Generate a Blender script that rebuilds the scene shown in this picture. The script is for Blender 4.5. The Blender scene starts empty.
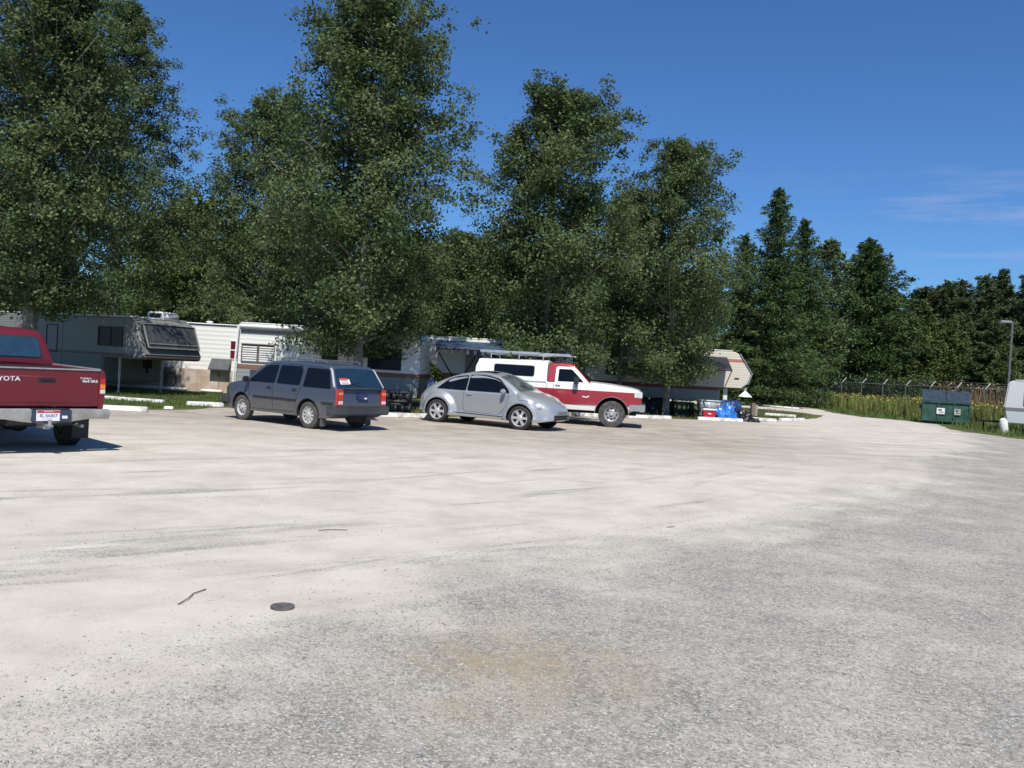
import bpy, bmesh, math, random
import numpy as np
from mathutils import Vector, Matrix
from mathutils.noise import noise as pnoise
random.seed(7); RNG = np.random.default_rng(11)
R = math.radians
S = bpy.context.scene
C = S.collection

# ------------------------------------------------------------------ camera
cam = bpy.data.cameras.new('camera'); camo = bpy.data.objects.new('camera', cam); C.objects.link(camo)
FPX = 860.0
cam.sensor_width = 36; cam.lens = 36 * FPX / 1024; cam.clip_start = .1; cam.clip_end = 2000
_p = math.atan(17 / FPX); _r = math.atan(.058)
fw = Vector((0, math.cos(_p), -math.sin(_p))); u0 = Vector((0, math.sin(_p), math.cos(_p))); r0 = Vector((1, 0, 0))
rt = r0 * math.cos(_r) + u0 * math.sin(_r); up = u0 * math.cos(_r) - r0 * math.sin(_r)
m = Matrix((rt, up, -fw)).transposed().to_4x4(); m.translation = (0, 0, 1.6)
camo.matrix_world = m
S.camera = camo

# ------------------------------------------------------------------ light
SUN_EL, SUN_AZ = R(55), R(177)            # azimuth measured from +Y towards +X
sd = Vector((math.sin(SUN_AZ) * math.cos(SUN_EL), math.cos(SUN_AZ) * math.cos(SUN_EL), math.sin(SUN_EL)))
sl = bpy.data.lights.new('sun', 'SUN'); sl.energy = 4.7; sl.angle = R(.55); sl.color = (1, .96, .88)
so = bpy.data.objects.new('sun', sl); C.objects.link(so)
so.rotation_euler = sd.to_track_quat('Z', 'Y').to_euler()
W = bpy.data.worlds.new('World'); S.world = W; W.use_nodes = True
wn, wl = W.node_tree.nodes, W.node_tree.links
bg = wn['Background']; bg.inputs['Strength'].default_value = .085
sky = wn.new('ShaderNodeTexSky'); sky.sky_type = 'NISHITA'; sky.sun_disc = False
sky.sun_elevation = SUN_EL; sky.sun_rotation = SUN_AZ; sky.air_density = 1.0; sky.dust_density = .15; sky.ozone_density = 6.0
tc = wn.new('ShaderNodeTexCoord')
mp = wn.new('ShaderNodeMapping'); mp.inputs['Scale'].default_value = (2.2, 2.2, 22); mp.inputs['Rotation'].default_value = (0, R(5), 0)
nz = wn.new('ShaderNodeTexNoise'); nz.inputs['Scale'].default_value = 1.6; nz.inputs['Detail'].default_value = 7; nz.inputs['Roughness'].default_value = .62
cr = wn.new('ShaderNodeValToRGB'); cr.color_ramp.elements[0].position = .5; cr.color_ramp.elements[1].position = .78
sx = wn.new('ShaderNodeSeparateXYZ')
band = wn.new('ShaderNodeValToRGB')         # thin cirrus low in the sky only
e = band.color_ramp.elements; e[0].position = .10; e[0].color = (0, 0, 0, 1); e[1].position = .165; e[1].color = (1, 1, 1, 1)
e.new(.20).color = (.9, .9, .9, 1); e.new(.245).color = (0, 0, 0, 1)
side = wn.new('ShaderNodeMapRange'); side.inputs[1].default_value = .18; side.inputs[2].default_value = .42
mu = wn.new('ShaderNodeMath'); mu.operation = 'MULTIPLY'; mu2 = wn.new('ShaderNodeMath'); mu2.operation = 'MULTIPLY'; mu3 = wn.new('ShaderNodeMath'); mu3.operation = 'MULTIPLY'; mu3.inputs[1].default_value = .5
mx = wn.new('ShaderNodeMixRGB'); mx.inputs[2].default_value = (6.2, 6.0, 7.2, 1)
wl.new(tc.outputs['Generated'], mp.inputs[0]); wl.new(mp.outputs[0], nz.inputs['Vector']); wl.new(nz.outputs['Fac'], cr.inputs[0])
wl.new(tc.outputs['Generated'], sx.inputs[0]); wl.new(sx.outputs['Z'], band.inputs[0]); wl.new(sx.outputs['X'], side.inputs[0])
wl.new(cr.outputs[0], mu.inputs[0]); wl.new(band.outputs[0], mu.inputs[1]); wl.new(mu.outputs[0], mu2.inputs[0]); wl.new(side.outputs[0], mu2.inputs[1])
wl.new(mu2.outputs[0], mu3.inputs[0]); wl.new(mu3.outputs[0], mx.inputs[0]); tint = wn.new('ShaderNodeMixRGB'); tint.blend_type = 'MULTIPLY'; tint.inputs[0].default_value = 1; tint.inputs[2].default_value = (.57, .85, 1.16, 1)
wl.new(sky.outputs[0], tint.inputs[1]); wl.new(tint.outputs[0], mx.inputs[1]); wl.new(mx.outputs[0], bg.inputs['Color'])
S.view_settings.view_transform = 'Standard'; S.view_settings.look = 'None'; S.view_settings.exposure = 0.22; S.view_settings.gamma = 1
S.view_settings.use_curve_mapping = False
S.cycles.max_bounces = 6; S.cycles.transparent_max_bounces = 4

# ------------------------------------------------------------------ materials
MATS = {}
def mat(name, col, rough=.6, metal=0, coat=0, var=.12, scale=6, bump=0, bscale=40, spec=.5, col2=None, lo=.35, hi=.65, trans=0, island=0):
    if name in MATS: return MATS[name]
    M = bpy.data.materials.new(name); M.use_nodes = True; MATS[name] = M
    n, l = M.node_tree.nodes, M.node_tree.links
    b = n['Principled BSDF']; b.inputs['Roughness'].default_value = rough; b.inputs['Metallic'].default_value = metal
    b.inputs['Specular IOR Level'].default_value = spec
    if coat: b.inputs['Coat Weight'].default_value = coat; b.inputs['Coat Roughness'].default_value = .08
    t = n.new('ShaderNodeTexCoord'); q = n.new('ShaderNodeTexNoise'); q.inputs['Scale'].default_value = scale; q.inputs['Detail'].default_value = 5
    l.new(t.outputs['Object'], q.inputs['Vector'])
    r = n.new('ShaderNodeValToRGB'); r.color_ramp.elements[0].position = lo; r.color_ramp.elements[1].position = hi
    c2 = col2 or tuple(min(1, c * (1 + var)) for c in col); c1 = col if col2 else tuple(c * (1 - var) for c in col)
    r.color_ramp.elements[0].color = (*c1, 1); r.color_ramp.elements[1].color = (*c2, 1)
    l.new(q.outputs['Fac'], r.inputs[0]); out = r.outputs[0]
    if island:
        g = n.new('ShaderNodeNewGeometry'); mr = n.new('ShaderNodeMapRange'); mr.inputs[3].default_value = 1 - island; mr.inputs[4].default_value = 1 + island
        l.new(g.outputs['Random Per Island'], mr.inputs[0]); h = n.new('ShaderNodeMixRGB'); h.blend_type = 'MULTIPLY'; h.inputs[0].default_value = 1
        l.new(out, h.inputs[1]); l.new(mr.outputs[0], h.inputs[2]); out = h.outputs[0]
    l.new(out, b.inputs['Base Color'])
    if bump:
        q2 = n.new('ShaderNodeTexNoise'); q2.inputs['Scale'].default_value = bscale; q2.inputs['Detail'].default_value = 4
        l.new(t.outputs['Object'], q2.inputs['Vector'])
        bb = n.new('ShaderNodeBump'); bb.inputs['Strength'].default_value = bump; bb.inputs['Distance'].default_value = .02
        l.new(q2.outputs['Fac'], bb.inputs['Height']); l.new(bb.outputs[0], b.inputs['Normal'])
    if trans:
        tr = n.new('ShaderNodeBsdfTranslucent'); l.new(out, tr.inputs[0]); ms = n.new('ShaderNodeMixShader'); ms.inputs[0].default_value = trans
        l.new(b.outputs[0], ms.inputs[1]); l.new(tr.outputs[0], ms.inputs[2]); l.new(ms.outputs[0], n['Material Output'].inputs[0])
    return M
def stripes(name, cols, breaks, slope=0, rough=.35, coat=.6, dirt=(.30, .27, .23), dirt_z=.55, dirt_amt=.5):
    """paint whose colour changes at given heights (object z), with road dust near the bottom"""
    if name in MATS: return MATS[name]
    M = bpy.data.materials.new(name); M.use_nodes = True; MATS[name] = M
    n, l = M.node_tree.nodes, M.node_tree.links
    b = n['Principled BSDF']; b.inputs['Roughness'].default_value = rough; b.inputs['Coat Weight'].default_value = coat; b.inputs['Coat Roughness'].default_value = .1
    t = n.new('ShaderNodeTexCoord'); s = n.new('ShaderNodeSeparateXYZ'); l.new(t.outputs['Object'], s.inputs[0])
    ma = n.new('ShaderNodeMath'); ma.operation = 'MULTIPLY_ADD'; ma.inputs[1].default_value = slope; l.new(s.outputs['X'], ma.inputs[0]); l.new(s.outputs['Z'], ma.inputs[2])
    r = n.new('ShaderNodeValToRGB'); r.color_ramp.interpolation = 'CONSTANT'; k = 4.0
    dv = n.new('ShaderNodeMath'); dv.operation = 'DIVIDE'; dv.inputs[1].default_value = k; l.new(ma.outputs[0], dv.inputs[0]); l.new(dv.outputs[0], r.inputs[0])
    r.color_ramp.elements[0].color = (*cols[0], 1); r.color_ramp.elements[1].position = breaks[0] / k if breaks else 1; r.color_ramp.elements[1].color = (*(cols[1] if breaks else cols[0]), 1)
    for p_, c_ in zip(breaks[1:], cols[2:]): r.color_ramp.elements.new(p_ / k).color = (*c_, 1)
    q = n.new('ShaderNodeTexNoise'); q.inputs['Scale'].default_value = 5; q.inputs['Detail'].default_value = 6; l.new(t.outputs['Object'], q.inputs['Vector'])
    mr = n.new('ShaderNodeMapRange'); mr.inputs[1].default_value = dirt_z; mr.inputs[2].default_value = dirt_z - .35; mr.inputs[4].default_value = dirt_amt; l.new(s.outputs['Z'], mr.inputs[0])
    mm = n.new('ShaderNodeMath'); mm.operation = 'MULTIPLY'; l.new(mr.outputs[0], mm.inputs[0]); l.new(q.outputs['Fac'], mm.inputs[1])
    m2 = n.new('ShaderNodeMath'); m2.operation = 'MULTIPLY_ADD'; m2.inputs[1].default_value = .05; l.new(q.outputs['Fac'], m2.inputs[0]); l.new(mm.outputs[0], m2.inputs[2])
    mx = n.new('ShaderNodeMixRGB'); l.new(m2.outputs[0], mx.inputs[0]); l.new(r.outputs[0], mx.inputs[1]); mx.inputs[2].default_value = (*dirt, 1)
    l.new(mx.outputs[0], b.inputs['Base Color'])
    return M
def siding(name, cols, breaks, pitch=.11, rough=.5):
    """ribbed sheet-metal trailer wall, painted in bands"""
    M = stripes(name, cols, breaks, 0, rough, 0, (.34, .31, .26), .9, .35)
    n, l = M.node_tree.nodes, M.node_tree.links
    s = [x for x in n if x.type == 'SEPXYZ'][0]; w = n.new('ShaderNodeMath'); w.operation = 'PINGPONG'; w.inputs[1].default_value = pitch / 2
    l.new(s.outputs['Z'], w.inputs[0]); bp = n.new('ShaderNodeBump'); bp.inputs['Strength'].default_value = .35; bp.inputs['Distance'].default_value = .2
    l.new(w.outputs[0], bp.inputs['Height']); l.new(bp.outputs[0], n['Principled BSDF'].inputs['Normal'])
    return M
TYRE = mat('tyre_rubber', (.025, .025, .026), .85, var=.3, scale=14, bump=.2)
TYRE2 = mat('dusty_tyre_rubber', (.07, .066, .06), .9, var=.35, scale=9, bump=.2)
ALLOY = mat('wheel_alloy', (.62, .62, .62), .4, .5, var=.1)
STEEL = mat('wheel_steel', (.36, .36, .36), .45, .4, var=.15)
DARK = mat('black_plastic', (.018, .018, .02), .6, var=.2)
UNDER = mat('underbody', (.012, .012, .012), .9, var=.3)
GLASS = mat('car_glass', (.004, .005, .006), .05, spec=.35, var=.05)
GLASSB = mat('blue_tinted_glass', (.012, .03, .05), .05, spec=1.0, var=.1)
RVGLASS = mat('caravan_glass', (.008, .010, .012), .25, spec=.3, var=.1)
CHROME = mat('chrome', (.62, .63, .64), .2, 1.0, var=.05)
BUMPM = mat('worn_silver_bumper', (.42, .42, .41), .4, .55, var=.2, scale=5)
TAIL = mat('tail_lamp_red', (.42, .015, .02), .15, coat=1, var=.15)
AMBER = mat('lamp_amber', (.75, .22, .03), .2, coat=1, var=.1)
CLEAR = mat('lamp_clear', (.62, .63, .62), .12, coat=1, var=.08)
WHITEP = mat('white_paint', (.78, .78, .76), .5, var=.06, scale=3)
WHITEM = mat('white_enamel', (.72, .72, .69), .45, var=.08, scale=4)
PAPER = mat('paper', (.75, .74, .72), .8, var=.05)
REDP = mat('sign_red', (.55, .04, .04), .6)
WOOD = mat('weathered_wood', (.20, .15, .11), .85, var=.3, scale=12, bump=.4)
ALUM = mat('aluminium', (.60, .61, .62), .35, .75, var=.1)
BLACKF = mat('black_fabric', (.018, .02, .024), .85, var=.3)

# ------------------------------------------------------------------ mesh helpers
def finish(me, sharp=.6):
    bm = bmesh.new(); bm.from_mesh(me)
    for f in bm.faces: f.smooth = f.calc_area() < .35
    for e_ in bm.edges:
        e_.smooth = (len(e_.link_faces) == 2 and e_.calc_face_angle(0) < sharp)
    bm.to_mesh(me); bm.free()
def obj(name, bm, m, parent=None, sharp=.6, smooth=True, recalc=True):
    me = bpy.data.meshes.new(name)
    if recalc: bmesh.ops.recalc_face_normals(bm, faces=bm.faces)
    bm.to_mesh(me); bm.free()
    for k in (m if isinstance(m, (list, tuple)) else [m]): me.materials.append(k)
    if smooth: finish(me, sharp)
    o = bpy.data.objects.new(name, me); C.objects.link(o); o.parent = parent
    return o
def thing(name, label, cat, loc=(0, 0, 0), rz=0, group=None):
    o = bpy.data.objects.new(name, None); C.objects.link(o); o.empty_display_size = .2
    o.location = loc; o.rotation_euler = (0, 0, rz); tag(o, label, cat, group); return o
def tag(o, label, cat, group=None):
    o['label'] = label; o['category'] = cat
    if group: o['group'] = group
    return o
def place(o, loc, rz=0): o.location = loc; o.rotation_euler = (0, 0, rz); return o
def box(bm, x0, x1, y0, y1, z0, z1, bevel=0, mi=0):
    ret = bmesh.ops.create_cube(bm, size=1, matrix=Matrix.Translation(((x0 + x1) / 2, (y0 + y1) / 2, (z0 + z1) / 2)) @ Matrix.Diagonal((abs(x1 - x0), abs(y1 - y0), abs(z1 - z0), 1)))
    fs = set(f for v in ret['verts'] for f in v.link_faces)
    for f in fs: f.material_index = mi
    if bevel:
        bmesh.ops.bevel(bm, geom=list(set(e_ for f in fs for e_ in f.edges)), offset=bevel, segments=2, affect='EDGES')
def prism(bm, poly, y0, y1, mi=0, plane='xz'):
    def P(a, b, y):
        return (a, y, b) if plane == 'xz' else ((a, b, y) if plane == 'xy' else (y, a, b))
    A = [bm.verts.new(P(a, b, y0)) for a, b in poly]; B = [bm.verts.new(P(a, b, y1)) for a, b in poly]
    fs = [bm.faces.new(A), bm.faces.new(B[::-1])]
    n = len(poly)
    for i in range(n): fs.append(bm.faces.new((A[i], B[i], B[(i + 1) % n], A[(i + 1) % n])))
    for f in fs: f.material_index = mi
    return fs
def tube(bm, pts, r, seg=8, mi=0, cap=True):
    pts = [Vector(p) for p in pts]; n = len(pts); rs = r if isinstance(r, (list, tuple)) else [r] * n; rings = []
    ref = None
    for i, p in enumerate(pts):
        d = (pts[min(i + 1, n - 1)] - pts[max(i - 1, 0)]).normalized()
        if ref is None: ref = d.orthogonal().normalized()
        a = (ref - d * ref.dot(d)).normalized(); ref = a; b = d.cross(a)
        rings.append([bm.verts.new(p + (a * math.cos(t) + b * math.sin(t)) * rs[i]) for t in [2 * math.pi * k / seg for k in range(seg)]])
    for i in range(n - 1):
        for k in range(seg):
            f = bm.faces.new((rings[i][k], rings[i][(k + 1) % seg], rings[i + 1][(k + 1) % seg], rings[i + 1][k])); f.material_index = mi
    if cap:
        for q in (rings[0][::-1], rings[-1]): bm.faces.new(q).material_index = mi
def lathe(bm, prof, cx, cz, seg=28, mi=0, cy=0):
    """prof = [(radius, y)] turned about the y axis"""
    rings = []
    for r, y in prof:
        if r < 1e-5: rings.append([bm.verts.new((cx, cy + y, cz))])
        else: rings.append([bm.verts.new((cx + r * math.cos(t), cy + y, cz + r * math.sin(t))) for t in [2 * math.pi * k / seg for k in range(seg)]])
    for A, B in zip(rings, rings[1:]):
        for k in range(seg):
            k2 = (k + 1) % seg
            vs = [A[0], B[k], B[k2]] if len(A) == 1 else ([A[k], A[k2], B[0]] if len(B) == 1 else [A[k], A[k2], B[k2], B[k]])
            try: bm.faces.new(vs).material_index = mi
            except ValueError: pass
def zlathe(bm, prof, cx, cy, seg=20, mi=0):
    n0 = len(bm.verts); lathe(bm, prof, 0, 0, seg, mi); bm.verts.ensure_lookup_table()
    for v in bm.verts[n0:]: x, y, z = v.co; v.co = (cx + x, cy + z, y)
def NB(): return bmesh.new()
def text(s, size, name, m, parent, loc, rot, extrude=.002, sx=1, bold=0):
    c = bpy.data.curves.new('t', 'FONT'); c.body = s; c.size = size; c.extrude = extrude; c.align_x = 'CENTER'; c.align_y = 'CENTER'; c.resolution_u = 2; c.offset = bold
    t = bpy.data.objects.new('t', c); C.objects.link(t); bpy.context.view_layer.update()
    me = bpy.data.meshes.new_from_object(t.evaluated_get(bpy.context.evaluated_depsgraph_get())); bpy.data.objects.remove(t); bpy.data.curves.remove(c)
    me.name = name; me.materials.clear(); me.materials.append(m)
    o = bpy.data.objects.new(name, me); C.objects.link(o); o.parent = parent; o.location = loc; o.rotation_euler = rot; o.scale = (sx, 1, 1)
    return o
def interp(pts):
    xs = [p[0] for p in pts]; ys = [p[1] for p in pts]
    # monotone cubic (Fritsch-Carlson) through the points
    n = len(xs); d = [(ys[i + 1] - ys[i]) / (xs[i + 1] - xs[i]) for i in range(n - 1)]; mm = [d[0]] + [0 if d[i - 1] * d[i] <= 0 else 2 * d[i - 1] * d[i] / (d[i - 1] + d[i]) for i in range(1, n - 1)] + [d[-1]]
    def f(x):
        if x <= xs[0]: return ys[0]
        if x >= xs[-1]: return ys[-1]
        i = max(k for k in range(n - 1) if xs[k] <= x); h = xs[i + 1] - xs[i]; t = (x - xs[i]) / h
        return ys[i] * (2 * t**3 - 3 * t**2 + 1) + ys[i + 1] * (3 * t**2 - 2 * t**3) + h * (mm[i] * (t**3 - 2 * t**2 + t) + mm[i + 1] * (t**3 - t**2))
    return f
def lin(pts):
    return lambda x: float(np.interp(x, [p[0] for p in pts], [p[1] for p in pts]))
def sstep(a, b, x):
    t = max(0, min(1, (x - a) / (b - a))); return t * t * (3 - 2 * t)

class Body:
    """A vehicle shell lofted along x: zt/zb top and bottom height, wf(x,z) half width, rf(x) shoulder radius, crown of the roof."""
    def __init__(s, zt, zb, wf, rf, crown=.03):
        s.zt, s.zb, s.wf, s.rf, s.crown = zt, zb, wf, rf, crown
    def arc(s, x):
        zt = s.zt(x); r = min(s.rf(x), (zt - s.zb(x)) * .6); w = s.wf(x, zt - r); r2 = min(r * 1.25, w * .6); return zt, r, w, r2
    def side(s, x, z, off=0):
        zt, r, w, r2 = s.arc(x)
        if z <= zt - r: return s.wf(x, z) + off
        q = min(1, (z - (zt - r)) / r); return w - r2 + r2 * math.sqrt(max(0, 1 - q * q)) + off
    def top(s, x, y, off=0):
        zt, r, w, r2 = s.arc(x); y = abs(y)
        if y <= w - r2: return zt + s.crown * (1 - (y / (w - r2)) ** 2) + off
        q = min(1, (y - (w - r2)) / r2); return zt - r + r * math.sqrt(max(0, 1 - q * q)) + off
    def build(s, name, x0, x1, m, parent, step=.04, cuts=(), cutm=None, xs_extra=(), nz=22):
        xs = sorted(set([round(x0 + (x1 - x0) * i / max(1, round((x1 - x0) / step)), 4) for i in range(round((x1 - x0) / step) + 1)] + list(xs_extra)))
        bm = NB(); rings = []
        for x in xs:
            zt, r, w, r2 = s.arc(x); zb = s.zb(x); half = [(0, zb), (s.wf(x, zb) * .6, zb)]
            for j in range(nz + 1):
                z = zb + (zt - r - zb) * j / nz; half.append((s.wf(x, z), z))
            for j in range(1, 7):
                a = math.pi / 2 * j / 6; half.append((w - r2 + r2 * math.cos(a), zt - r + r * math.sin(a)))
            for j in range(1, 6):
                y = (w - r2) * (1 - j / 5); half.append((y, zt + s.crown * (1 - (y / (w - r2)) ** 2)))
            full = half + [(-y, z) for y, z in half[-2:0:-1]]
            rings.append([bm.verts.new((x, y, z)) for y, z in full])
        n = len(rings[0])
        for A, B in zip(rings, rings[1:]):
            for k in range(n): bm.faces.new((A[k], A[(k + 1) % n], B[(k + 1) % n], B[k]))
        bm.faces.new(rings[0]); bm.faces.new(rings[-1][::-1])
        o = obj(name, bm, m, parent, smooth=False)
        if cuts:
            cb = NB()
            for cx, cz, r, ya, yb in cuts:
                lathe(cb, [(0, ya), (r, ya), (r, yb), (0, yb)], cx, cz, 40)
            c = obj('cutter', cb, cutm or UNDER, parent, smooth=False)
            md = o.modifiers.new('b', 'BOOLEAN'); md.object = c; md.operation = 'DIFFERENCE'; md.solver = 'EXACT'; md.material_mode = 'TRANSFER'
            bpy.context.view_layer.update()
            me = bpy.data.meshes.new_from_object(o.evaluated_get(bpy.context.evaluated_depsgraph_get()))
            o.modifiers.clear(); o.data = me; me.name = name; bpy.data.objects.remove(c)
            if len(me.materials) < 2: me.materials.append(cutm or UNDER)
        finish(o.data, .55); return o
    def patch(s, poly, off=.004, thick=.012, sgn=1, bm=None, dens=.06):
        own = bm is None; bm = bm or NB(); pts = []
        for (a, b), (c, d) in zip(poly, poly[1:] + poly[:1]):
            k = max(1, int(math.hypot(c - a, d - b) / dens))
            for i in range(k): pts.append((a + (c - a) * i / k, b + (d - b) * i / k))
        A = [bm.verts.new((x, sgn * s.side(x, z, off), z)) for x, z in pts]; B = [bm.verts.new((x, sgn * s.side(x, z, off - thick), z)) for x, z in pts]
        bm.faces.new(A); n = len(A)
        for i in range(n): bm.faces.new((A[i], B[i], B[(i + 1) % n], A[(i + 1) % n]))
        return bm
    def strip(s, line, w=.012, off=.003, sgns=(1, -1), bm=None, dens=.05):
        bm = bm or NB()
        for sgn in sgns:
            pts = []
            for (a, b), (c, d) in zip(line, line[1:]):
                k = max(1, int(math.hypot(c - a, d - b) / dens)); L = math.hypot(c - a, d - b); nx, nz_ = -(d - b) / L * w / 2, (c - a) / L * w / 2
                for i in range(k + 1): pts.append((a + (c - a) * i / k, b + (d - b) * i / k, nx, nz_))
            prev = None
            for x, z, nx, nz_ in pts:
                cur = [bm.verts.new((x + q * nx, sgn * s.side(x + q * nx, z + q * nz_, off), z + q * nz_)) for q in (-1, 1)]
                if prev: bm.faces.new((prev[0], prev[1], cur[1], cur[0]))
                prev = cur
        return bm
    def glass_top(s, xa, xb, ya, yb, off=.006, nx=10, ny=12, bm=None):
        """sheet on the top surface from station xa (half width ya) to xb (half width yb)"""
        bm = bm or NB(); g = []
        for i in range(nx + 1):
            x = xa + (xb - xa) * i / nx; h = ya + (yb - ya) * i / nx
            g.append([bm.verts.new((x, h * (2 * j / ny - 1), s.top(x, h * (2 * j / ny - 1), off))) for j in range(ny + 1)])
        for A, B in zip(g, g[1:]):
            for j in range(ny): bm.faces.new((A[j], A[j + 1], B[j + 1], B[j]))
        return bm
def rnd(poly, r=.05, k=4):
    out = []; n = len(poly)
    for i in range(n):
        p = Vector(poly[i]); a = Vector(poly[i - 1]); b = Vector(poly[(i + 1) % n]); q = min(r, (a - p).length * .45, (b - p).length * .45)
        A = p + (a - p).normalized() * q; B = p + (b - p).normalized() * q
        for j in range(k + 1):
            t = j / k; v = A * (1 - t) ** 2 + p * 2 * t * (1 - t) + B * t * t; out.append((v.x, v.y))
    return out
def wheel(parent, x, y, r, w, rimr, spokes, rim_m, tyre_m=TYRE, sp_w=.05, steer=0, style='spoke'):
    s = 1 if y > 0 else -1; bm = NB(); h = w / 2
    lathe(bm, [(rimr * .97, -h * .8), (rimr, -h * .92), (rimr + (r - rimr) * .5, -h), (r - .02, -h * .92), (r, -h * .72), (r, h * .72), (r - .02, h * .92), (rimr + (r - rimr) * .5, h), (rimr, h * .92), (rimr * .97, h * .8)], 0, 0, 36)
    for k in range(36):      # tread lugs
        a = k * 2 * math.pi / 36; c_ = Matrix.Rotation(-a, 4, 'Y')
        n0 = len(bm.verts); box(bm, r - .006, r + .006, -h * .7, h * .7, -.014, .014); bm.verts.ensure_lookup_table()
        for v in bm.verts[n0:]: v.co = c_ @ v.co
    t = obj('wheel', bm, tyre_m, parent); t.location = (x, y, r); t.rotation_euler = (0, 0, steer)
    bm = NB(); o = h * .86 * s
    lathe(bm, [(rimr * .99, o), (rimr * .93, o), (rimr * .88, o - .03 * s), (rimr * .86, -o)], 0, 0, 32)
    lathe(bm, [(rimr * .87, o - .075 * s), (0, o - .075 * s)], 0, 0, 24, mi=1)
    if style == 'spoke':
        for k in range(spokes):
            a = 2 * math.pi * k / spokes; Mx = Matrix.Rotation(-a, 4, 'Y'); n0 = len(bm.verts)
            prism(bm, [(rimr * .2, -sp_w * .9), (rimr * .9, -sp_w * 1.1), (rimr * .9, sp_w * 1.1), (rimr * .2, sp_w * .9)], o - .012 * s, o - .05 * s)
            bm.verts.ensure_lookup_table()
            for v in bm.verts[n0:]: v.co = Mx @ v.co
        lathe(bm, [(rimr * .34, o - .05 * s), (rimr * .34, o - .008 * s), (rimr * .26, o + .004 * s), (0, o + .006 * s)], 0, 0, 20)
    else:                       # pressed steel disc with round holes
        lathe(bm, [(rimr * .88, o - .03 * s), (rimr * .74, o - .05 * s), (rimr * .5, o - .02 * s), (rimr * .3, o - .03 * s), (0, o - .03 * s)], 0, 0, 28)
        for k in range(spokes):
            a = 2 * math.pi * k / spokes; cx, cz = rimr * .63 * math.cos(a), rimr * .63 * math.sin(a)
            lathe(bm, [(0, o - .026 * s), (sp_w, o - .026 * s)], cx, cz, 10, mi=1)
        lathe(bm, [(rimr * .24, o - .04 * s), (rimr * .24, o + .01 * s), (rimr * .18, o + .018 * s), (0, o + .018 * s)], 0, 0, 16)
    obj('rim', bm, [rim_m, UNDER], t)
    return t
def lip(body, cx, cz, r, m, parent, a0=0, a1=180, rad=.016, off=.0, name='wheel_arch_trim'):
    for s in (1, -1):
        bm = NB(); pts = []
        for k in range(25):
            a = R(a0 + (a1 - a0) * k / 24); x, z = cx + r * math.cos(a), cz + r * math.sin(a); pts.append((x, s * (body.side(x, z) + off), z))
        tube(bm, pts, rad, 6); obj(name, bm, m, parent)
def sidewin(body, poly, parent, frame=DARK, glass=GLASS, name='side_window', fr=.022, sides=(1, -1)):
    cx = sum(p[0] for p in poly) / len(poly); cz = sum(p[1] for p in poly) / len(poly)
    P = rnd(poly, .05); big = []
    for x, z in P:
        d = math.hypot(x - cx, z - cz); k = 1 + fr / d; big.append((cx + (x - cx) * k, cz + (z - cz) * k))
    for s in sides:
        w = obj(name, body.patch(P, .007, .012, s), glass, parent, sharp=.3)
        obj('window_frame', body.patch(big, .003, .012, s), frame, w, sharp=.3)
def mirror(body, x, z, m, parent, sgn):
    bm = NB(); y = body.side(x, z)
    tube(bm, [(x, sgn * (y - .02), z - .02), (x + .02, sgn * (y + .06), z)], [.03, .025], 8)
    box(bm, x - .035, x + .07, sgn * (y + .05), sgn * (y + .21), z - .055, z + .075, .03)
    obj('wing_mirror', bm, m, parent)
exec_order = []

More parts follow.
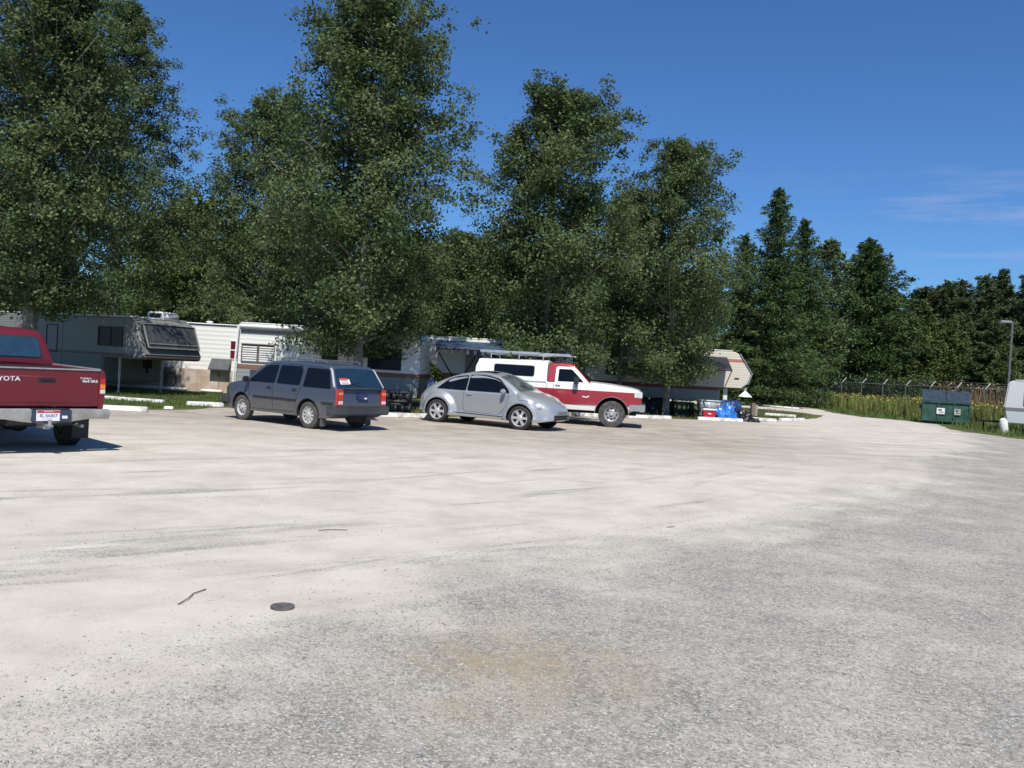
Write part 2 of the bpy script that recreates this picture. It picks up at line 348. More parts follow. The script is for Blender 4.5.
# ------------------------------------------------------------------ vehicles
def make_compact():
    SIL = stripes('silver_paint', [(.52, .53, .53)], [], rough=.3, coat=.7, dirt=(.34, .32, .29), dirt_z=.6, dirt_amt=.5); SIL.node_tree.nodes['Principled BSDF'].inputs['Metallic'].default_value = .55
    t = thing('compact_car', 'silver rounded two door compact car parked beside the red and white pickup', 'car', (-.47, 23.3, 0), R(-28)); t.scale = (1, 1, .95)
    zt = interp([(-2.05, .52), (-2.02, .70), (-1.93, .84), (-1.75, .99), (-1.5, 1.13), (-1.2, 1.27), (-.85, 1.39), (-.45, 1.468), (-.05, 1.49), (.3, 1.455), (.6, 1.35), (.85, 1.21), (1.15, 1.02), (1.35, .965), (1.6, .88), (1.8, .78), (1.95, .66), (2.03, .54)])
    zb = lin([(-2.05, .34), (-1.7, .24), (1.7, .22), (2.03, .30)])
    endw = lin([(-2.05, .50), (-1.98, .60), (-1.8, .70), (-1.5, .76), (1.5, .76), (1.8, .68), (1.95, .58), (2.03, .46)])
    def wf(x, z):
        w = endw(x) - .035 * max(0, (z - .6)) ** 1.2
        w -= .34 * max(0, z - .93)
        w += .012 * math.exp(-((z - .3) / .06) ** 2) * 2
        for ax in (-1.255, 1.255):
            d = math.hypot(x - ax, (z - .33) * .98); w += .115 * (1 - sstep(.42, .585, d)) * (1 if z > 0 else 0) * (1 - .55 * sstep(1.75, 2.05, abs(x)))
        return max(w, .2)
    rf = lin([(-2.05, .1), (-1.9, .2), (-1.4, .26), (-.9, .2), (.6, .16), (1.1, .17), (1.3, .2), (1.7, .24), (2.03, .12)])
    b = Body(zt, zb, wf, rf, .05)
    b.build('body', -2.05, 2.03, SIL, t, .03, [(ax, .33, .37, s * .52, s * 1.1) for ax in (-1.255, 1.255) for s in (1, -1)], nz=34)
    arc = [(x, zt(x) - .085) for x in np.linspace(-1.1, -.46, 8)]
    sidewin(b, [(-1.36, .965)] + arc[1:] + [(-.46, .965)], t)
    arc = [(x, zt(x) - .075) for x in np.linspace(-.40, .52, 9)]
    sidewin(b, [(-.40, .965)] + arc + [(.80, 1.06), (.86, .965)], t)
    obj('windscreen', b.glass_top(.47, 1.16, .52, .62, .006, 12, 14), mat('windscreen_glass', (.10, .12, .12), .05, spec=1, var=.5, scale=4), t, sharp=3)  # pale base colour stands in for the sky reflected in the screen
    obj('rear_window', b.glass_top(-1.62, -.95, .44, .5, .006), GLASS, t, sharp=3)
    obj('sunroof', b.glass_top(-.35, .25, .38, .38, .004, 6, 8), GLASS, t, sharp=3)
    # door shuts, sill moulding, bonnet line
    sm = b.strip([(-.50, 1.28), (-.50, .9), (-.52, .55), (-.46, .38), (.60, .36), (.80, .62), (.86, .95)], .009, .003)
    b.strip([(-.75, .335), (.72, .315)], .02, .006, bm=sm); obj('door_seam', sm, DARK, t, smooth=False)
    for s in (1, -1):
        bm = b.patch(rnd([(-.42, .84), (-.42, .875), (-.24, .875), (-.24, .84)], .02), .02, .03, s); obj('door_handle', bm, SIL, t)
        mirror(b, .72, 1.0, SIL, t, s)
        bm = NB(); y = b.side(1.66, .66); bmesh.ops.create_uvsphere(bm, u_segments=16, v_segments=10, radius=.088, matrix=Matrix.Translation((1.70, s * (y - .085), .665)) @ Matrix.Rotation(-s * R(25), 4, 'Z') @ Matrix.Diagonal((1.25, .95, 1, 1))); obj('headlight', bm, CLEAR, t)
        bm = b.patch(rnd([(1.60, .505), (1.60, .545), (1.74, .545), (1.74, .505)], .015), .006, .02, s); obj('indicator_lamp', bm, AMBER, t)
        bm = NB(); bmesh.ops.create_uvsphere(bm, u_segments=14, v_segments=8, radius=.075, matrix=Matrix.Translation((-1.93, s * .56, .66)) @ Matrix.Diagonal((.6, 1, 1.1, 1))); obj('tail_lamp', bm, TAIL, t)
        lip(b, -1.255, .33, .375, DARK, t, -5, 185, .009, 0); lip(b, 1.255, .33, .375, DARK, t, -5, 185, .009, 0) if s > 0 else None
        for ax, st in ((1.255, 0), (-1.255, 0)):
            wheel(t, ax, s * .775,   .325, .2, .235, 6, ALLOY, TYRE, .034, st)
    # front bumper with smile-shaped intake
    bm = NB()
    for k in range(21):
        pass
    box(bm, 1.9, 2.075, -.40, .40, .30, .36, .02); obj('air_dam', bm, DARK, t)
    bm = NB(); box(bm, 2.02, 2.085, -.24, .24, .43, .54, .006); obj('licence_plate', bm, mat('front_plate_grey', (.16, .2, .18), .5), t)
    bm = NB(); box(bm, 1.99, 2.06, -.42, .42, .37, .44, .02); obj('grille', bm, DARK, t)
    bm = NB(); tube(bm, [(1.42, .1, zt(1.42) + .05), (1.42, .1, zt(1.42) + .056)], .04, 14); obj('bonnet_badge', bm, CHROME, t)
    bm = b.strip([(1.18, .80), (1.45, .80), (1.8, .70)], .007, .003); obj('bonnet_seam', bm, DARK, t, smooth=False)
    for s in (1, -1):
        bm = NB(); tube(bm, [(1.12, s * .05, b.top(1.12, .05) + .02), (.95, s * .35, b.top(.95, .35) + .02)], .008, 5); obj('wiper', bm, DARK, t)
    return t

def make_wagon():
    P = stripes('blue_grey_paint', [(.060, .060, .064), (.040, .054, .088)], [.60], rough=.42, coat=.35, dirt=(.20, .185, .165), dirt_z=.75, dirt_amt=.55)
    t = thing('estate_car', 'dusty dark blue-grey estate car with a paper notice in its rear window', 'car', (-4.89, 20.0, 0), R(144)); t.scale = (.965, .945, .985)
    zt = lin([(-2.10, .40), (-2.09, .62), (-2.05, .92), (-1.98, 1.02), (-1.78, 1.36), (-1.70, 1.42), (-1.3, 1.455), (-.4, 1.47), (.25, 1.455), (.42, 1.425), (.60, 1.34), (1.18, .965), (1.25, .945), (1.75, .87), (1.92, .80), (2.00, .70), (2.02, .5)])
    zb = lin([(-2.1, .38), (-1.8, .27), (1.7, .25), (2.02, .33)])
    def wf(x, z):
        w = lin([(-2.10, .74), (-2.0, .785), (-1.2, .82), (1.2, .82), (1.75, .79), (1.93, .72), (2.02, .62)])(x)
        w -= .30 * max(0, z - .93); w -= .06 * max(0, .5 - z); w -= .02 * abs(z - .7)
        for ax in (-1.2, 1.2): w += .018 * (1 - sstep(.36, .45, math.hypot(x - ax, z - .31)))
        return w
    rf = lin([(-2.1, .05), (-1.95, .05), (-1.7, .08), (.4, .08), (1.2, .06), (2.14, .06)])
    b = Body(zt, zb, wf, rf, .02)
    b.build('body', -2.10, 2.02, P, t, .045, [(ax, .31, .355, s * .5, s * 1.0) for ax in (-1.2, 1.2) for s in (1, -1)], xs_extra=(-2.09, -2.05, -1.98, -1.78, -1.7, .42, .6, 1.18, 1.25), nz=20)
    sidewin(b, [(.98, .95), (.44, 1.33), (.02, 1.36), (.02, .95)], t)
    sidewin(b, [(-.07, .95), (-.07, 1.36), (-.80, 1.36), (-.86, 1.25), (-.86, .95)], t)
    sidewin(b, [(-1.0, .93), (-1.0, 1.35), (-1.70, 1.33), (-1.88, .93)], t)
    obj('windscreen', b.glass_top(.56, 1.15, .52, .66, .006), GLASS, t, sharp=3)
    rw = obj('rear_window', b.glass_top(-2.035, -1.785, .72, .61, .008, 6, 12), GLASSB, t, sharp=3)
    # for-sale style notice lying inside the glass, lower left seen from behind
    def glasspt(u, v, off=.014):
        x = -2.03 + .24 * v; return Vector((x, u, b.top(x, u, off)))
    def gl(u0_, u1_, v0, v1, m, name, off, par):
        bm = NB(); n = 4; g = [[bm.verts.new(glasspt(u0_ + (u1_ - u0_) * i / n, v0 + (v1 - v0) * j / n, off)) for i in range(n + 1)] for j in range(n + 1)]
        for A, B in zip(g, g[1:]):
            for i in range(n): bm.faces.new((A[i], A[i + 1], B[i + 1], B[i]))
        return obj(name, bm, m, par, sharp=3)
    gl(.58, .28, .18, .44, PAPER, 'paper_notice', .012, rw); gl(.58, .34, .40, .50, REDP, 'notice_heading', .016, rw)
    for k in range(3): gl(.55, .32, .21 + .07 * k, .235 + .07 * k, mat('ink', (.05, .05, .06), .7), 'notice_writing', .016, rw)
    bm = NB(); a0 = glasspt(-.03, -.02, .03); tube(bm, [a0, glasspt(.22, .16, .025)], .009, 5); tube(bm, [glasspt(.44, .06, .02), glasspt(-.02, .28, .02)], .007, 5); obj('rear_wiper', bm, DARK, t)
    # light D pillars, gutters, roof rails
    for s in (1, -1):
        bm = NB(); tube(bm, [(x, s * (b.side(x, zt(x) - .06) - .004), zt(x) - .045) for x in np.linspace(-1.99, -1.72, 6)], .026, 8); obj('rear_pillar_trim', bm, mat('pillar_paint', (.42, .43, .45), .35, coat=.5), t)
        bm = NB(); tube(bm, [(x, s * (b.side(x, zt(x) - .06) + .004), zt(x) - .055) for x in np.linspace(-1.68, .45, 14)], .010, 6); obj('roof_gutter', bm, CHROME, t)
        bm = NB(); tube(bm, [(-1.45, s * .52, 1.47), (-1.38, s * .52, 1.525), (.05, s * .52, 1.53), (.12, s * .52, 1.48)], .014, 6); obj('roof_rail', bm, mat('rail_grey', (.2, .21, .23), .4, .5), t)
        bm = NB(); y = .80
        box(bm, -2.115, -2.02, s * .60, s * .765, .56, .92, .012); tl = obj('tail_lamp', bm, TAIL, t)
        bm = NB(); box(bm, -2.122, -2.03, s * .615, s * .75, .60, .67, .004); obj('reversing_lens', bm, CLEAR, tl); bm = NB(); box(bm, -2.121, -2.03, s * .615, s * .75, .80, .86, .004); obj('indicator_lens', bm, AMBER, tl)
        bm = NB(); box(bm, -1.62, -1.60, s * .62, s * .80, .08, .36, .004); obj('mud_flap', bm, mat('grey_rubber', (.10, .10, .10), .8), t)
        bm = NB(); box(bm, 1.92, 2.03, s * .44, s * .62, .57, .70, .015); obj('headlight', bm, CLEAR, t)
        mirror(b, .92, .98, DARK, t, s)
        for hx in (.12, -.78):
            obj('door_handle', b.patch(rnd([(hx, .80), (hx, .86), (hx + .16, .86), (hx + .16, .80)], .015), .006, .012, s), DARK, t)
        for ax in (-1.2, 1.2): wheel(t, ax, s * .725, .305, .175, .195, 10, mat('painted_steel_wheel', (.50, .49, .47), .5, .2, var=.12), TYRE2, .022, 0, 'steel' if ax > 0 else 'spoke')
    for ax in (-1.2, 1.2): lip(b, ax, .31, .362, DARK, t, 0, 180, .010, 0)
    sm = b.strip([(.06, 1.38), (.06, .95), (.04, .32)], .010); b.strip([(-.92, 1.36), (-.92, .95), (-.78, .62), (-.72, .34), (.86, .32), (.98, .93), (.42, 1.37)], .010, bm=sm); obj('door_seam', sm, DARK, t, smooth=False)
    obj('rubbing_strip', b.strip([(-1.98, .60), (-1.62, .60)], .05, .010), DARK, t); obj('rubbing_strip', b.strip([(-.78, .60), (.78, .60)], .05, .010), DARK, t)
    for xx, a, c in ((-2.2, -.06, 0), (2.22, 0, .06)):
        bm = NB(); box(bm, xx - .02, xx + .10 if xx < 0 else xx + .02, -.80, .80, .36, .56, .03)
        if xx > 0: bm.free(); bm = NB(); box(bm, 1.93, 2.05, -.80, .80, .34, .54, .03)
        box(bm, xx + .04 if xx < 0 else 1.7, -1.80 if xx < 0 else 2.0, .775, .815, .38, .55, .012); box(bm, xx + .04 if xx < 0 else 1.7, -1.80 if xx < 0 else 2.0, -.815, -.775, .38, .55, .012)
        obj('bumper', bm, mat('faded_bumper', (.045, .047, .052), .55, var=.3, scale=3), t)
    bm = NB(); box(bm, -2.125, -2.06, -.16, .16, .70, .84, .01); lp = obj('licence_plate', bm, mat('plate_navy', (.02, .03, .10), .5), t)
    bm = NB(); box(bm, -2.132, -2.12, -.12, -.04, .715, .75, .002); obj('plate_sticker', bm, PAPER, lp)
    bm = NB(); tube(bm, [(-1.7, -.35, .3), (-2.0, -.42, .27), (-2.22, -.42, .26)], .028, 8); obj('exhaust_pipe', bm, STEEL, t)
    bm = NB(); box(bm, -2.0, -1.85, -.30, .30, .2, .38, .04); obj('spare_wheel_well', bm, UNDER, t)
    bm = NB(); box(bm, 2.0, 2.04, -.45, .45, .58, .70, .01); obj('grille', bm, DARK, t)
    bm = b.strip([(-2.0, .60), (-2.06, .60)], .01); bm.free()
    bm = NB(); box(bm, -2.11, -2.06, -.62, .62, .925, .94); obj('tailgate_seam', bm, DARK, t)
    return t

def make_camper_pickup():
    RED, WHT = (.30, .012, .025), (.80, .80, .77)
    P = stripes('red_white_paint', [WHT, RED, WHT], [.615, 1.045], rough=.3, coat=.6, dirt=(.30, .26, .22), dirt_z=.7, dirt_amt=.45)
    PR = stripes('red_cab_paint', [RED], [], rough=.3, coat=.6); PW = stripes('white_shell_paint', [WHT], [], rough=.4, coat=.3, dirt=(.5, .48, .43))
    t = thing('pickup_truck', 'red and white four wheel drive pickup with a white camper shell over its bed', 'pickup truck', (1.62, 26.3, 0), R(-9))
    def wl(x, z):
        w = lin([(-2.55, .96), (-2.4, .985), (1.7, .985), (2.2, .95), (2.32, .93)])(x); w -= .05 * max(0, .62 - z) * 2; w -= .16 * max(0, z - 1.0)**1.2
        w -= .012 * (1 if .99 < z < 1.0 else 0)
        return w
    zt = lin([(-2.58, 1.22), (.62, 1.24), (.66, 1.285), (1.4, 1.24), (2.0, 1.17), (2.26, 1.11), (2.34, 1.02)])
    b = Body(zt, lin([(-2.58, .5), (-2.2, .46), (2.0, .46), (2.34, .62)]), wl, lin([(-2.58, .04), (.6, .05), (.8, .09), (2.34, .07)]), .03)
    b.build('body', -2.58, 2.34, P, t, .06, [(ax, .40, .49, s * .55, s * 1.2) for ax in (-1.52, 1.5) for s in (1, -1)], xs_extra=(.62, .66))
    # cab
    zc = lin([(-.42, 1.70), (-.38, 1.775), (-.1, 1.80), (.2, 1.79), (.33, 1.755), (.80, 1.28), (.86, 1.24)])
    c = Body(zc, lambda x: 1.19, lambda x, z: .955 - .30 * max(0, z - 1.2), lin([(-.42, .07), (.3, .08), (.7, .04), (.86, .02)]), .02)
    c.build('cab', -.42, .86, PR, t, .04, xs_extra=(.33, .8), nz=12)
    for s in (1, -1):
        bm = NB(); c.patch([(-.22, 1.20), (-.20, 1.66), (-.15, 1.70), (.30, 1.70), (.40, 1.655), (.79, 1.25), (.80, 1.20)], .004, .01, s, bm); d = obj('door', bm, PW, t, sharp=.3)
        w = obj('door_glass', c.patch(rnd([(-.13, 1.26), (-.12, 1.63), (.27, 1.63), (.64, 1.27)], .04), .010, .012, s), GLASS, d, sharp=.3)
        bm = NB(); y = b.side(-.14, 1.13); box(bm, -.2, -.05, s * y, s * (y + .025), 1.12, 1.16, .01); obj('door_handle', bm, CHROME, d)
        bm = NB(); y = c.side(.45, 1.25); box(bm, .36, .50, s * (y + .10), s * (y + .26), 1.20, 1.42, .02); tube(bm, [(.45, s * y, 1.2), (.43, s * (y + .15), 1.25)], .014, 6); tube(bm, [(.42, s * (y - .02), 1.02), (.43, s * (y + .15), 1.25)], .012, 6); obj('wing_mirror', bm, CHROME if s > 0 else DARK, t)
        bm = NB(); box(bm, 2.12, 2.36, s * .63, s * .955, .90, 1.08, .015); obj('headlight', bm, CLEAR, t)
        bm = NB(); box(bm, -2.62, -2.55, s * .84, s * .98, .72, 1.02, .01); obj('tail_lamp', bm, TAIL, t)
        for ax in (-1.52, 1.5): wheel(t, ax, s * .86, .385, .26, .225, 8, STEEL, TYRE2, .026, 0, 'steel')
    for ax in (-1.52, 1.5): lip(b, ax, .40, .495, CHROME, t, 0, 180, .013, 0)
    obj('windscreen', c.glass_top(.34, .80, .60, .72, .006), mat('windscreen_dark', (.015, .02, .02), .05, spec=.9), t, sharp=3)
    obj('rear_glass', c.patch([(-.41, 1.3), (-.41, 1.6), (-.405, 1.6), (-.405, 1.3)], .002, .01, 1), GLASS, t)
    sm = b.strip([(-.44, 1.2), (-.44, .50)], .014); b.strip([(-.24, 1.19), (-.26, .62), (.70, .60), (.76, 1.0), (.74, 1.19)], .010, bm=sm); obj('door_seam', sm, DARK, t, smooth=False)
    obj('trim_strip', b.strip([(-2.5, .615), (-1.98, .615)], .022, .008), CHROME, t); obj('trim_strip', b.strip([(-1.05, .615), (1.03, .615)], .022, .008), CHROME, t)
    obj('door_decal', b.strip([(.62, .86), (.74, .84), (.82, .88)], .035, .006, sgns=(-1,)), WHITEM, t)
    # white camper shell
    zs = lin([(-2.62, 1.60), (-2.55, 1.80), (-.50, 1.84), (-.46, 1.80)])
    sh = Body(zs, lambda x: 1.20, lambda x, z: .975 - .20 * max(0, z - 1.2), lin([(-2.62, .08), (-.46, .10)]), .03)
    so_ = sh.build('camper_shell', -2.62, -.46, PW, t, .08, nz=10)
    for s in (1, -1):
        w = obj('shell_window', sh.patch(rnd([(-2.05, 1.37), (-2.05, 1.66), (-.86, 1.66), (-.86, 1.37)], .07), .010, .014, s), GLASS, so_, sharp=.3)
        obj('shell_window', sh.patch(rnd([(-2.07, 1.35), (-2.07, 1.68), (-.84, 1.68), (-.84, 1.35)], .07), .005, .01, s), DARK, so_, sharp=.3).name = 'window_frame'
    obj('shell_seam', sh.strip([(-2.6, 1.22), (-.48, 1.22)], .02, .006), mat('seal_grey', (.3, .3, .3), .7), so_, smooth=False)
    # rack: legs, cross bars
    rk = None
    bm = NB()
    for x in (-2.2, -1.35, -.62):
        tube(bm, [(x, -.78, 1.84), (x, -.76, 1.97), (x, .76, 1.97), (x, .78, 1.84)], .018, 6)
    for s in (1, -1): tube(bm, [(-2.35, s * .70, 1.985), (-.35, s * .70, 1.985)], .016, 6)
    obj('roof_rack', bm, ALUM, t)
    bm = NB(); box(bm, 2.28, 2.46, -.98, .98, .50, .72, .025); box(bm, 2.0, 2.40, -1.0, -.955, .52, .70, .015); box(bm, 2.0, 2.40, .955, 1.0, .52, .70, .015); obj('front_bumper', bm, CHROME, t)
    bm = NB(); box(bm, -2.75, -2.60, -.95, .95, .50, .70, .02); obj('rear_bumper', bm, CHROME, t)
    bm = NB(); box(bm, 2.28, 2.365, -.60, .60, .86, 1.08, .01)
    for k in range(5): box(bm, 2.36, 2.375, -.60, .60, .875 + .042 * k, .89 + .042 * k)
    obj('grille', bm, DARK, t)
    bm = NB(); box(bm, -2.4, 2.2, -.45, .45, .36, .50); tube(bm, [(1.5, -.8, .385), (1.5, .8, .385)], .05, 8); tube(bm, [(-1.52, -.8, .385), (-1.52, .8, .385)], .06, 8); obj('chassis', bm, UNDER, t)
    return t

def make_red_pickup():
    RED = (.125, .004, .011)
    P = stripes('dark_red_paint', [RED], [], rough=.45, coat=.3, dirt=(.16, .05, .05), dirt_z=.75, dirt_amt=.3)
    # local x forward; the tailgate face lies at x = 0
    hd = R(90 + 47)
    t = thing('pickup_truck', 'dark red pickup seen from behind, showing its tailgate and licence plate', 'pickup truck', (-6.54, 12.06, 0), hd)
    bm = NB()       # bed: outer sides with flared arches are a loft each, plus floor and front wall
    box(bm, .04, 1.98, -.70, .70, .70, .74); box(bm, 1.93, 1.985, -.74, .74, .66, 1.185)
    bed = obj('bed_floor', bm, mat('bed_liner', (.03, .03, .032), .8), t)
    zt = lin([(0, 1.19), (1.99, 1.20)])
    def wb(x, z): return .82 - .10 * max(0, .85 - z) - .35 * max(0, z - 1.12) + .045 * (1 - sstep(.42, .52, math.hypot(x - 1.03, z - .36)))
    for s in (1, -1):
        bm = NB(); rows = []
        xs = np.linspace(.0, 1.985, 45)
        for x in xs:
            ring = [(s * wb(x, .60 + (1.19 - .60) * j / 16), .60 + (1.19 - .60) * j / 16) for j in range(17)] + [(s * .79, 1.2), (s * .74, 1.2), (s * .73, 1.18), (s * .73, .60)]
            rows.append([bm.verts.new((x, y, z)) for y, z in ring])
        n = len(rows[0])
        for A, B in zip(rows, rows[1:]):
            for k in range(n): bm.faces.new((A[k], A[(k + 1) % n], B[(k + 1) % n], B[k]))
        bm.faces.new(rows[0]); bm.faces.new(rows[-1][::-1])
        o = obj('bed_side', bm, P, t, smooth=False)
        cb = NB(); lathe(cb, [(0, s * .6), (.43, s * .6), (.43, s * 1.1), (0, s * 1.1)], 1.03, .36, 36); c = obj('cutter', cb, UNDER, t, smooth=False); 
        md = o.modifiers.new('b', 'BOOLEAN'); md.object = c; md.operation = 'DIFFERENCE'; md.solver = 'EXACT'; md.material_mode = 'TRANSFER'; bpy.context.view_layer.update()
        me = bpy.data.meshes.new_from_object(o.evaluated_get(bpy.context.evaluated_depsgraph_get())); o.modifiers.clear(); o.data = me; me.name = 'bed_side'; bpy.data.objects.remove(c); finish(me)
        bm = NB(); tube(bm, [(.06, s * .765, 1.205), (1.96, s * .765, 1.212)], .016, 6); obj('bed_rail', bm, BUMPM, t)
        bm = NB(); box(bm, -.012, .05, s * .742, s * .822, .84, 1.08, .008); tl = obj('tail_lamp', bm, TAIL, t)
        bm = NB(); box(bm, -.018, .03, s * .748, s * .818, .93, .995, .004); obj('indicator_lens', bm, AMBER, tl)
        bm = NB(); box(bm, -.018, .03, s * .748, s * .818, .86, .92, .004); obj('reversing_lens', bm, CLEAR, tl)
        wheel(t, 1.03, s * .70, .355, .235, .19, 8, STEEL, TYRE, .022, 0, 'steel'); wheel(t, 3.72, s * .70, .355, .235, .19, 8, STEEL, TYRE, .022, 0, 'steel')
        bm = NB(); box(bm, .48, .50, s * .56, s * .80, .16, .52, .004); obj('mud_flap', bm, DARK, t)
    # tailgate with raised panel
    bm = NB(); box(bm, -.004, .045, -.735, .735, .665, 1.195, .012); box(bm, -.010, -.003, -.62, .62, .72, 1.09, .004); tg = obj('tailgate', bm, P, t)
    bm = NB(); box(bm, -.02, .0, -.735, .735, 1.188, 1.21, .006); obj('tailgate_cap', bm, BUMPM, tg)
    bm = NB(); box(bm, -.0165, -.006, -.135, .095, 1.005, 1.07, .004); box(bm, -.03, -.012, -.11, .07, 1.04, 1.06, .004); obj('tailgate_handle', bm, DARK, tg)
    rot = (R(90), 0, R(-90))
    LW = mat('white_lettering', (.72, .72, .74), .5)
    text('TOYOTA', .085, 'tailgate_lettering', LW, tg, (-.0135, .535, 1.045), rot, .002, 1.2, .001)
    text('TURBO', .038, 'tailgate_script', LW, tg, (-.0135, -.535, 1.075), rot, .002, 1.3); text('4x4 SR5', .055, 'tailgate_script', LW, tg, (-.0135, -.60, 1.035), rot, .002, 1.2, .001)
    # rear bumper stepped, drooping at the middle
    bm = NB(); prof = [(.84, .50, .635), (.55, .50, .64), (.30, .46, .64), (.0, .44, .64), (-.30, .46, .64), (-.55, .50, .64), (-.84, .50, .635)]; prev = None
    for y, za, zb_ in prof:
        cur = [bm.verts.new(v) for v in ((-.02, y, zb_), (-.15, y, zb_), (-.17, y, zb_ - .02), (-.17, y, (za + zb_) / 2), (-.14, y, za), (-.02, y, za))]
        if prev:
            for k in range(6): bm.faces.new((prev[k], prev[(k + 1) % 6], cur[(k + 1) % 6], cur[k]))
        else: bm.faces.new(cur)
        prev = cur
    bm.faces.new(prev[::-1]); bp = obj('rear_bumper', bm, BUMPM, t, .4)
    bm = NB(); box(bm, -.165, -.05, -.28, .22, .642, .648); obj('step_pad', bm, DARK, bp)
    bm = NB(); box(bm, -.178, -.16, -.31, .215, .455, .635, .01); obj('plate_recess', bm, mat('recess_blue', (.03, .05, .08), .4), bp)
    bm = NB(); box(bm, -.188, -.176, -.15, .155, .475, .63, .004); pl = obj('licence_plate', bm, mat('plate_white', (.72, .72, .76), .5), t)
    bm = NB(); box(bm, -.1905, -.187, -.145, .15, .59, .627); obj('plate_red_band', bm, mat('plate_red', (.45, .05, .05), .5), pl)
    text('8L 4A857', .062, 'plate_lettering', mat('plate_ink', (.08, .10, .28), .5), pl, (-.1895, .002, .55), rot, .001, .95)
    text('IDAHO', .028, 'plate_state_name', PAPER, pl, (-.1915, .002, .609), rot, .001, 1.3)
    bm = NB(); box(bm, -.185, -.16, -.26, -.17, .50, .56, .01); obj('bumper_sticker', bm, PAPER, bp)
    bm = NB(); box(bm, -.16, .2, -.05, .05, .36, .46, .01); box(bm, -.28, -.12, -.04, .04, .40, .43, .01); tube(bm, [(-.25, 0, .43), (-.25, 0, .50)], .024, 8); obj('tow_hitch', bm, STEEL, t)
    # cab and bonnet
    zc = lin([(2.02, 1.30), (2.06, 1.60), (2.10, 1.70), (2.2, 1.745), (2.5, 1.765), (2.9, 1.755), (3.05, 1.72), (3.55, 1.24), (3.62, 1.18)])
    cb_ = Body(lin([(2.02, 1.2), (3.5, 1.2), (3.62, 1.17), (4.3, 1.10), (4.5, 1.0), (4.56, .9)]), lin([(2.02, .46), (4.2, .46), (4.56, .6)]), lambda x, z: .82 - .10 * max(0, .85 - z) - .2 * max(0, z - 1.0) + .02 * (1 - sstep(.42, .52, math.hypot(x - 3.72, z - .36))), lambda x: .06, .03)
    cb_.build('body', 2.02, 4.56, P, t, .07, [(3.72, .36, .43, s * .55, s * 1.1) for s in (1, -1)])
    cc = Body(zc, lambda x: 1.15, lambda x, z: .79 - .34 * max(0, z - 1.2), lambda x: .075, .02)
    cab = cc.build('cab', 2.02, 3.62, P, t, .05, xs_extra=(2.06, 2.1, 2.2, 3.05, 3.55), nz=12)
    bm = NB(); pts = rnd([(-.60, 1.32), (-.53, 1.63), (.53, 1.63), (.60, 1.32)], .06)
    def bx(z): return float(np.interp(z, [1.17, 1.30, 1.60, 1.70], [2.017, 2.017, 2.057, 2.097]))
    for off, k, mm_, nm in ((.004, 1.05, DARK, 'window_frame'), (.010, 1.0, mat('rear_glass_blue', (.02, .05, .08), .06, spec=1), 'rear_window')):
        bm = NB(); bm.faces.new([bm.verts.new((bx(z) - off, y * k, 1.475 + (z - 1.475) * (1 + (k - 1) * 2))) for y, z in pts]); o = obj(nm, bm, mm_, cab, smooth=False)
    for s in (1, -1):
        obj('side_window', cc.patch(rnd([(2.18, 1.24), (2.22, 1.64), (2.98, 1.64), (3.36, 1.26)], .05), .006, .01, s), GLASS, cab, sharp=.3); mirror(cc, 3.3, 1.25, DARK, t, s)
        bm = NB(); box(bm, 4.45, 4.60, s * .50, s * .76, .72, .9, .02); obj('headlight', bm, CLEAR, t)
    obj('windscreen', cc.glass_top(3.08, 3.56, .56, .68, .006), GLASS, cab, sharp=3)
    bm = NB(); box(bm, 4.5, 4.68, -.82, .82, .46, .62, .03); obj('front_bumper', bm, CHROME, t)
    bm = NB(); box(bm, .1, 4.3, -.42, .42, .38, .60); tube(bm, [(1.03, -.66, .35), (1.03, .66, .35)], .05, 8); bmesh.ops.create_uvsphere(bm, u_segments=12, v_segments=8, radius=.14, matrix=Matrix.Translation((1.03, .0, .36))); obj('chassis', bm, UNDER, t)
    bm = NB(); tube(bm, [(.9, -.4, .42), (.2, -.5, .40), (-.06, -.5, .39)], .026, 8); obj('exhaust_pipe', bm, STEEL, t)
    return t

# ------------------------------------------------------------------ caravans and trailers: local x to the right, camera-facing wall at y = 0, width behind it
def shell(parent, prof, wid, m, name='body', bevel=.05):
    bm = NB(); prism(bm, prof, 0, wid)
    bmesh.ops.recalc_face_normals(bm, faces=bm.faces)
    if bevel: bmesh.ops.bevel(bm, geom=[e_ for e_ in bm.edges if e_.calc_face_angle(0) > .25], offset=bevel, segments=3, affect='EDGES')
    return obj(name, bm, m, parent, .5)
def rv_window(parent, x0, x1, z0, z1, panes=2, frame=None, glass=None, y=0, name='window', blinds=None):
    frame = frame or mat('window_frame_grey', (.30, .30, .29), .4, .5)
    bm = NB(); t_ = .03
    for a, b_, c, d in ((x0, x1, z0, z0 + t_), (x0, x1, z1 - t_, z1), (x0, x0 + t_, z0 + t_, z1 - t_), (x1 - t_, x1, z0 + t_, z1 - t_)): box(bm, a, b_, y - .03, y + .01, c, d)
    for k in range(1, panes): xm = x0 + (x1 - x0) * k / panes; box(bm, xm - .018, xm + .018, y - .026, y + .01, z0 + t_, z1 - t_)
    w = obj(name, bm, frame, parent)
    if blinds:
        bm = NB(); k = int((z1 - z0 - .06) / .07)
        for i in range(k):
            zz = z0 + .04 + i * .07
            for q in range(panes):
                xa = x0 + (x1 - x0) * q / panes + .035; xb = x0 + (x1 - x0) * (q + 1) / panes - .035
                box(bm, xa, xb, y - .015, y - .009, zz + random.uniform(0, .01), zz + .05)
        obj('blind', bm, blinds, w)
    bm = NB(); box(bm, x0 + t_ * .5, x1 - t_ * .5, y - .008, y + .008, z0 + t_ * .5, z1 - t_ * .5); obj('pane', bm, glass or RVGLASS, w)
    return w
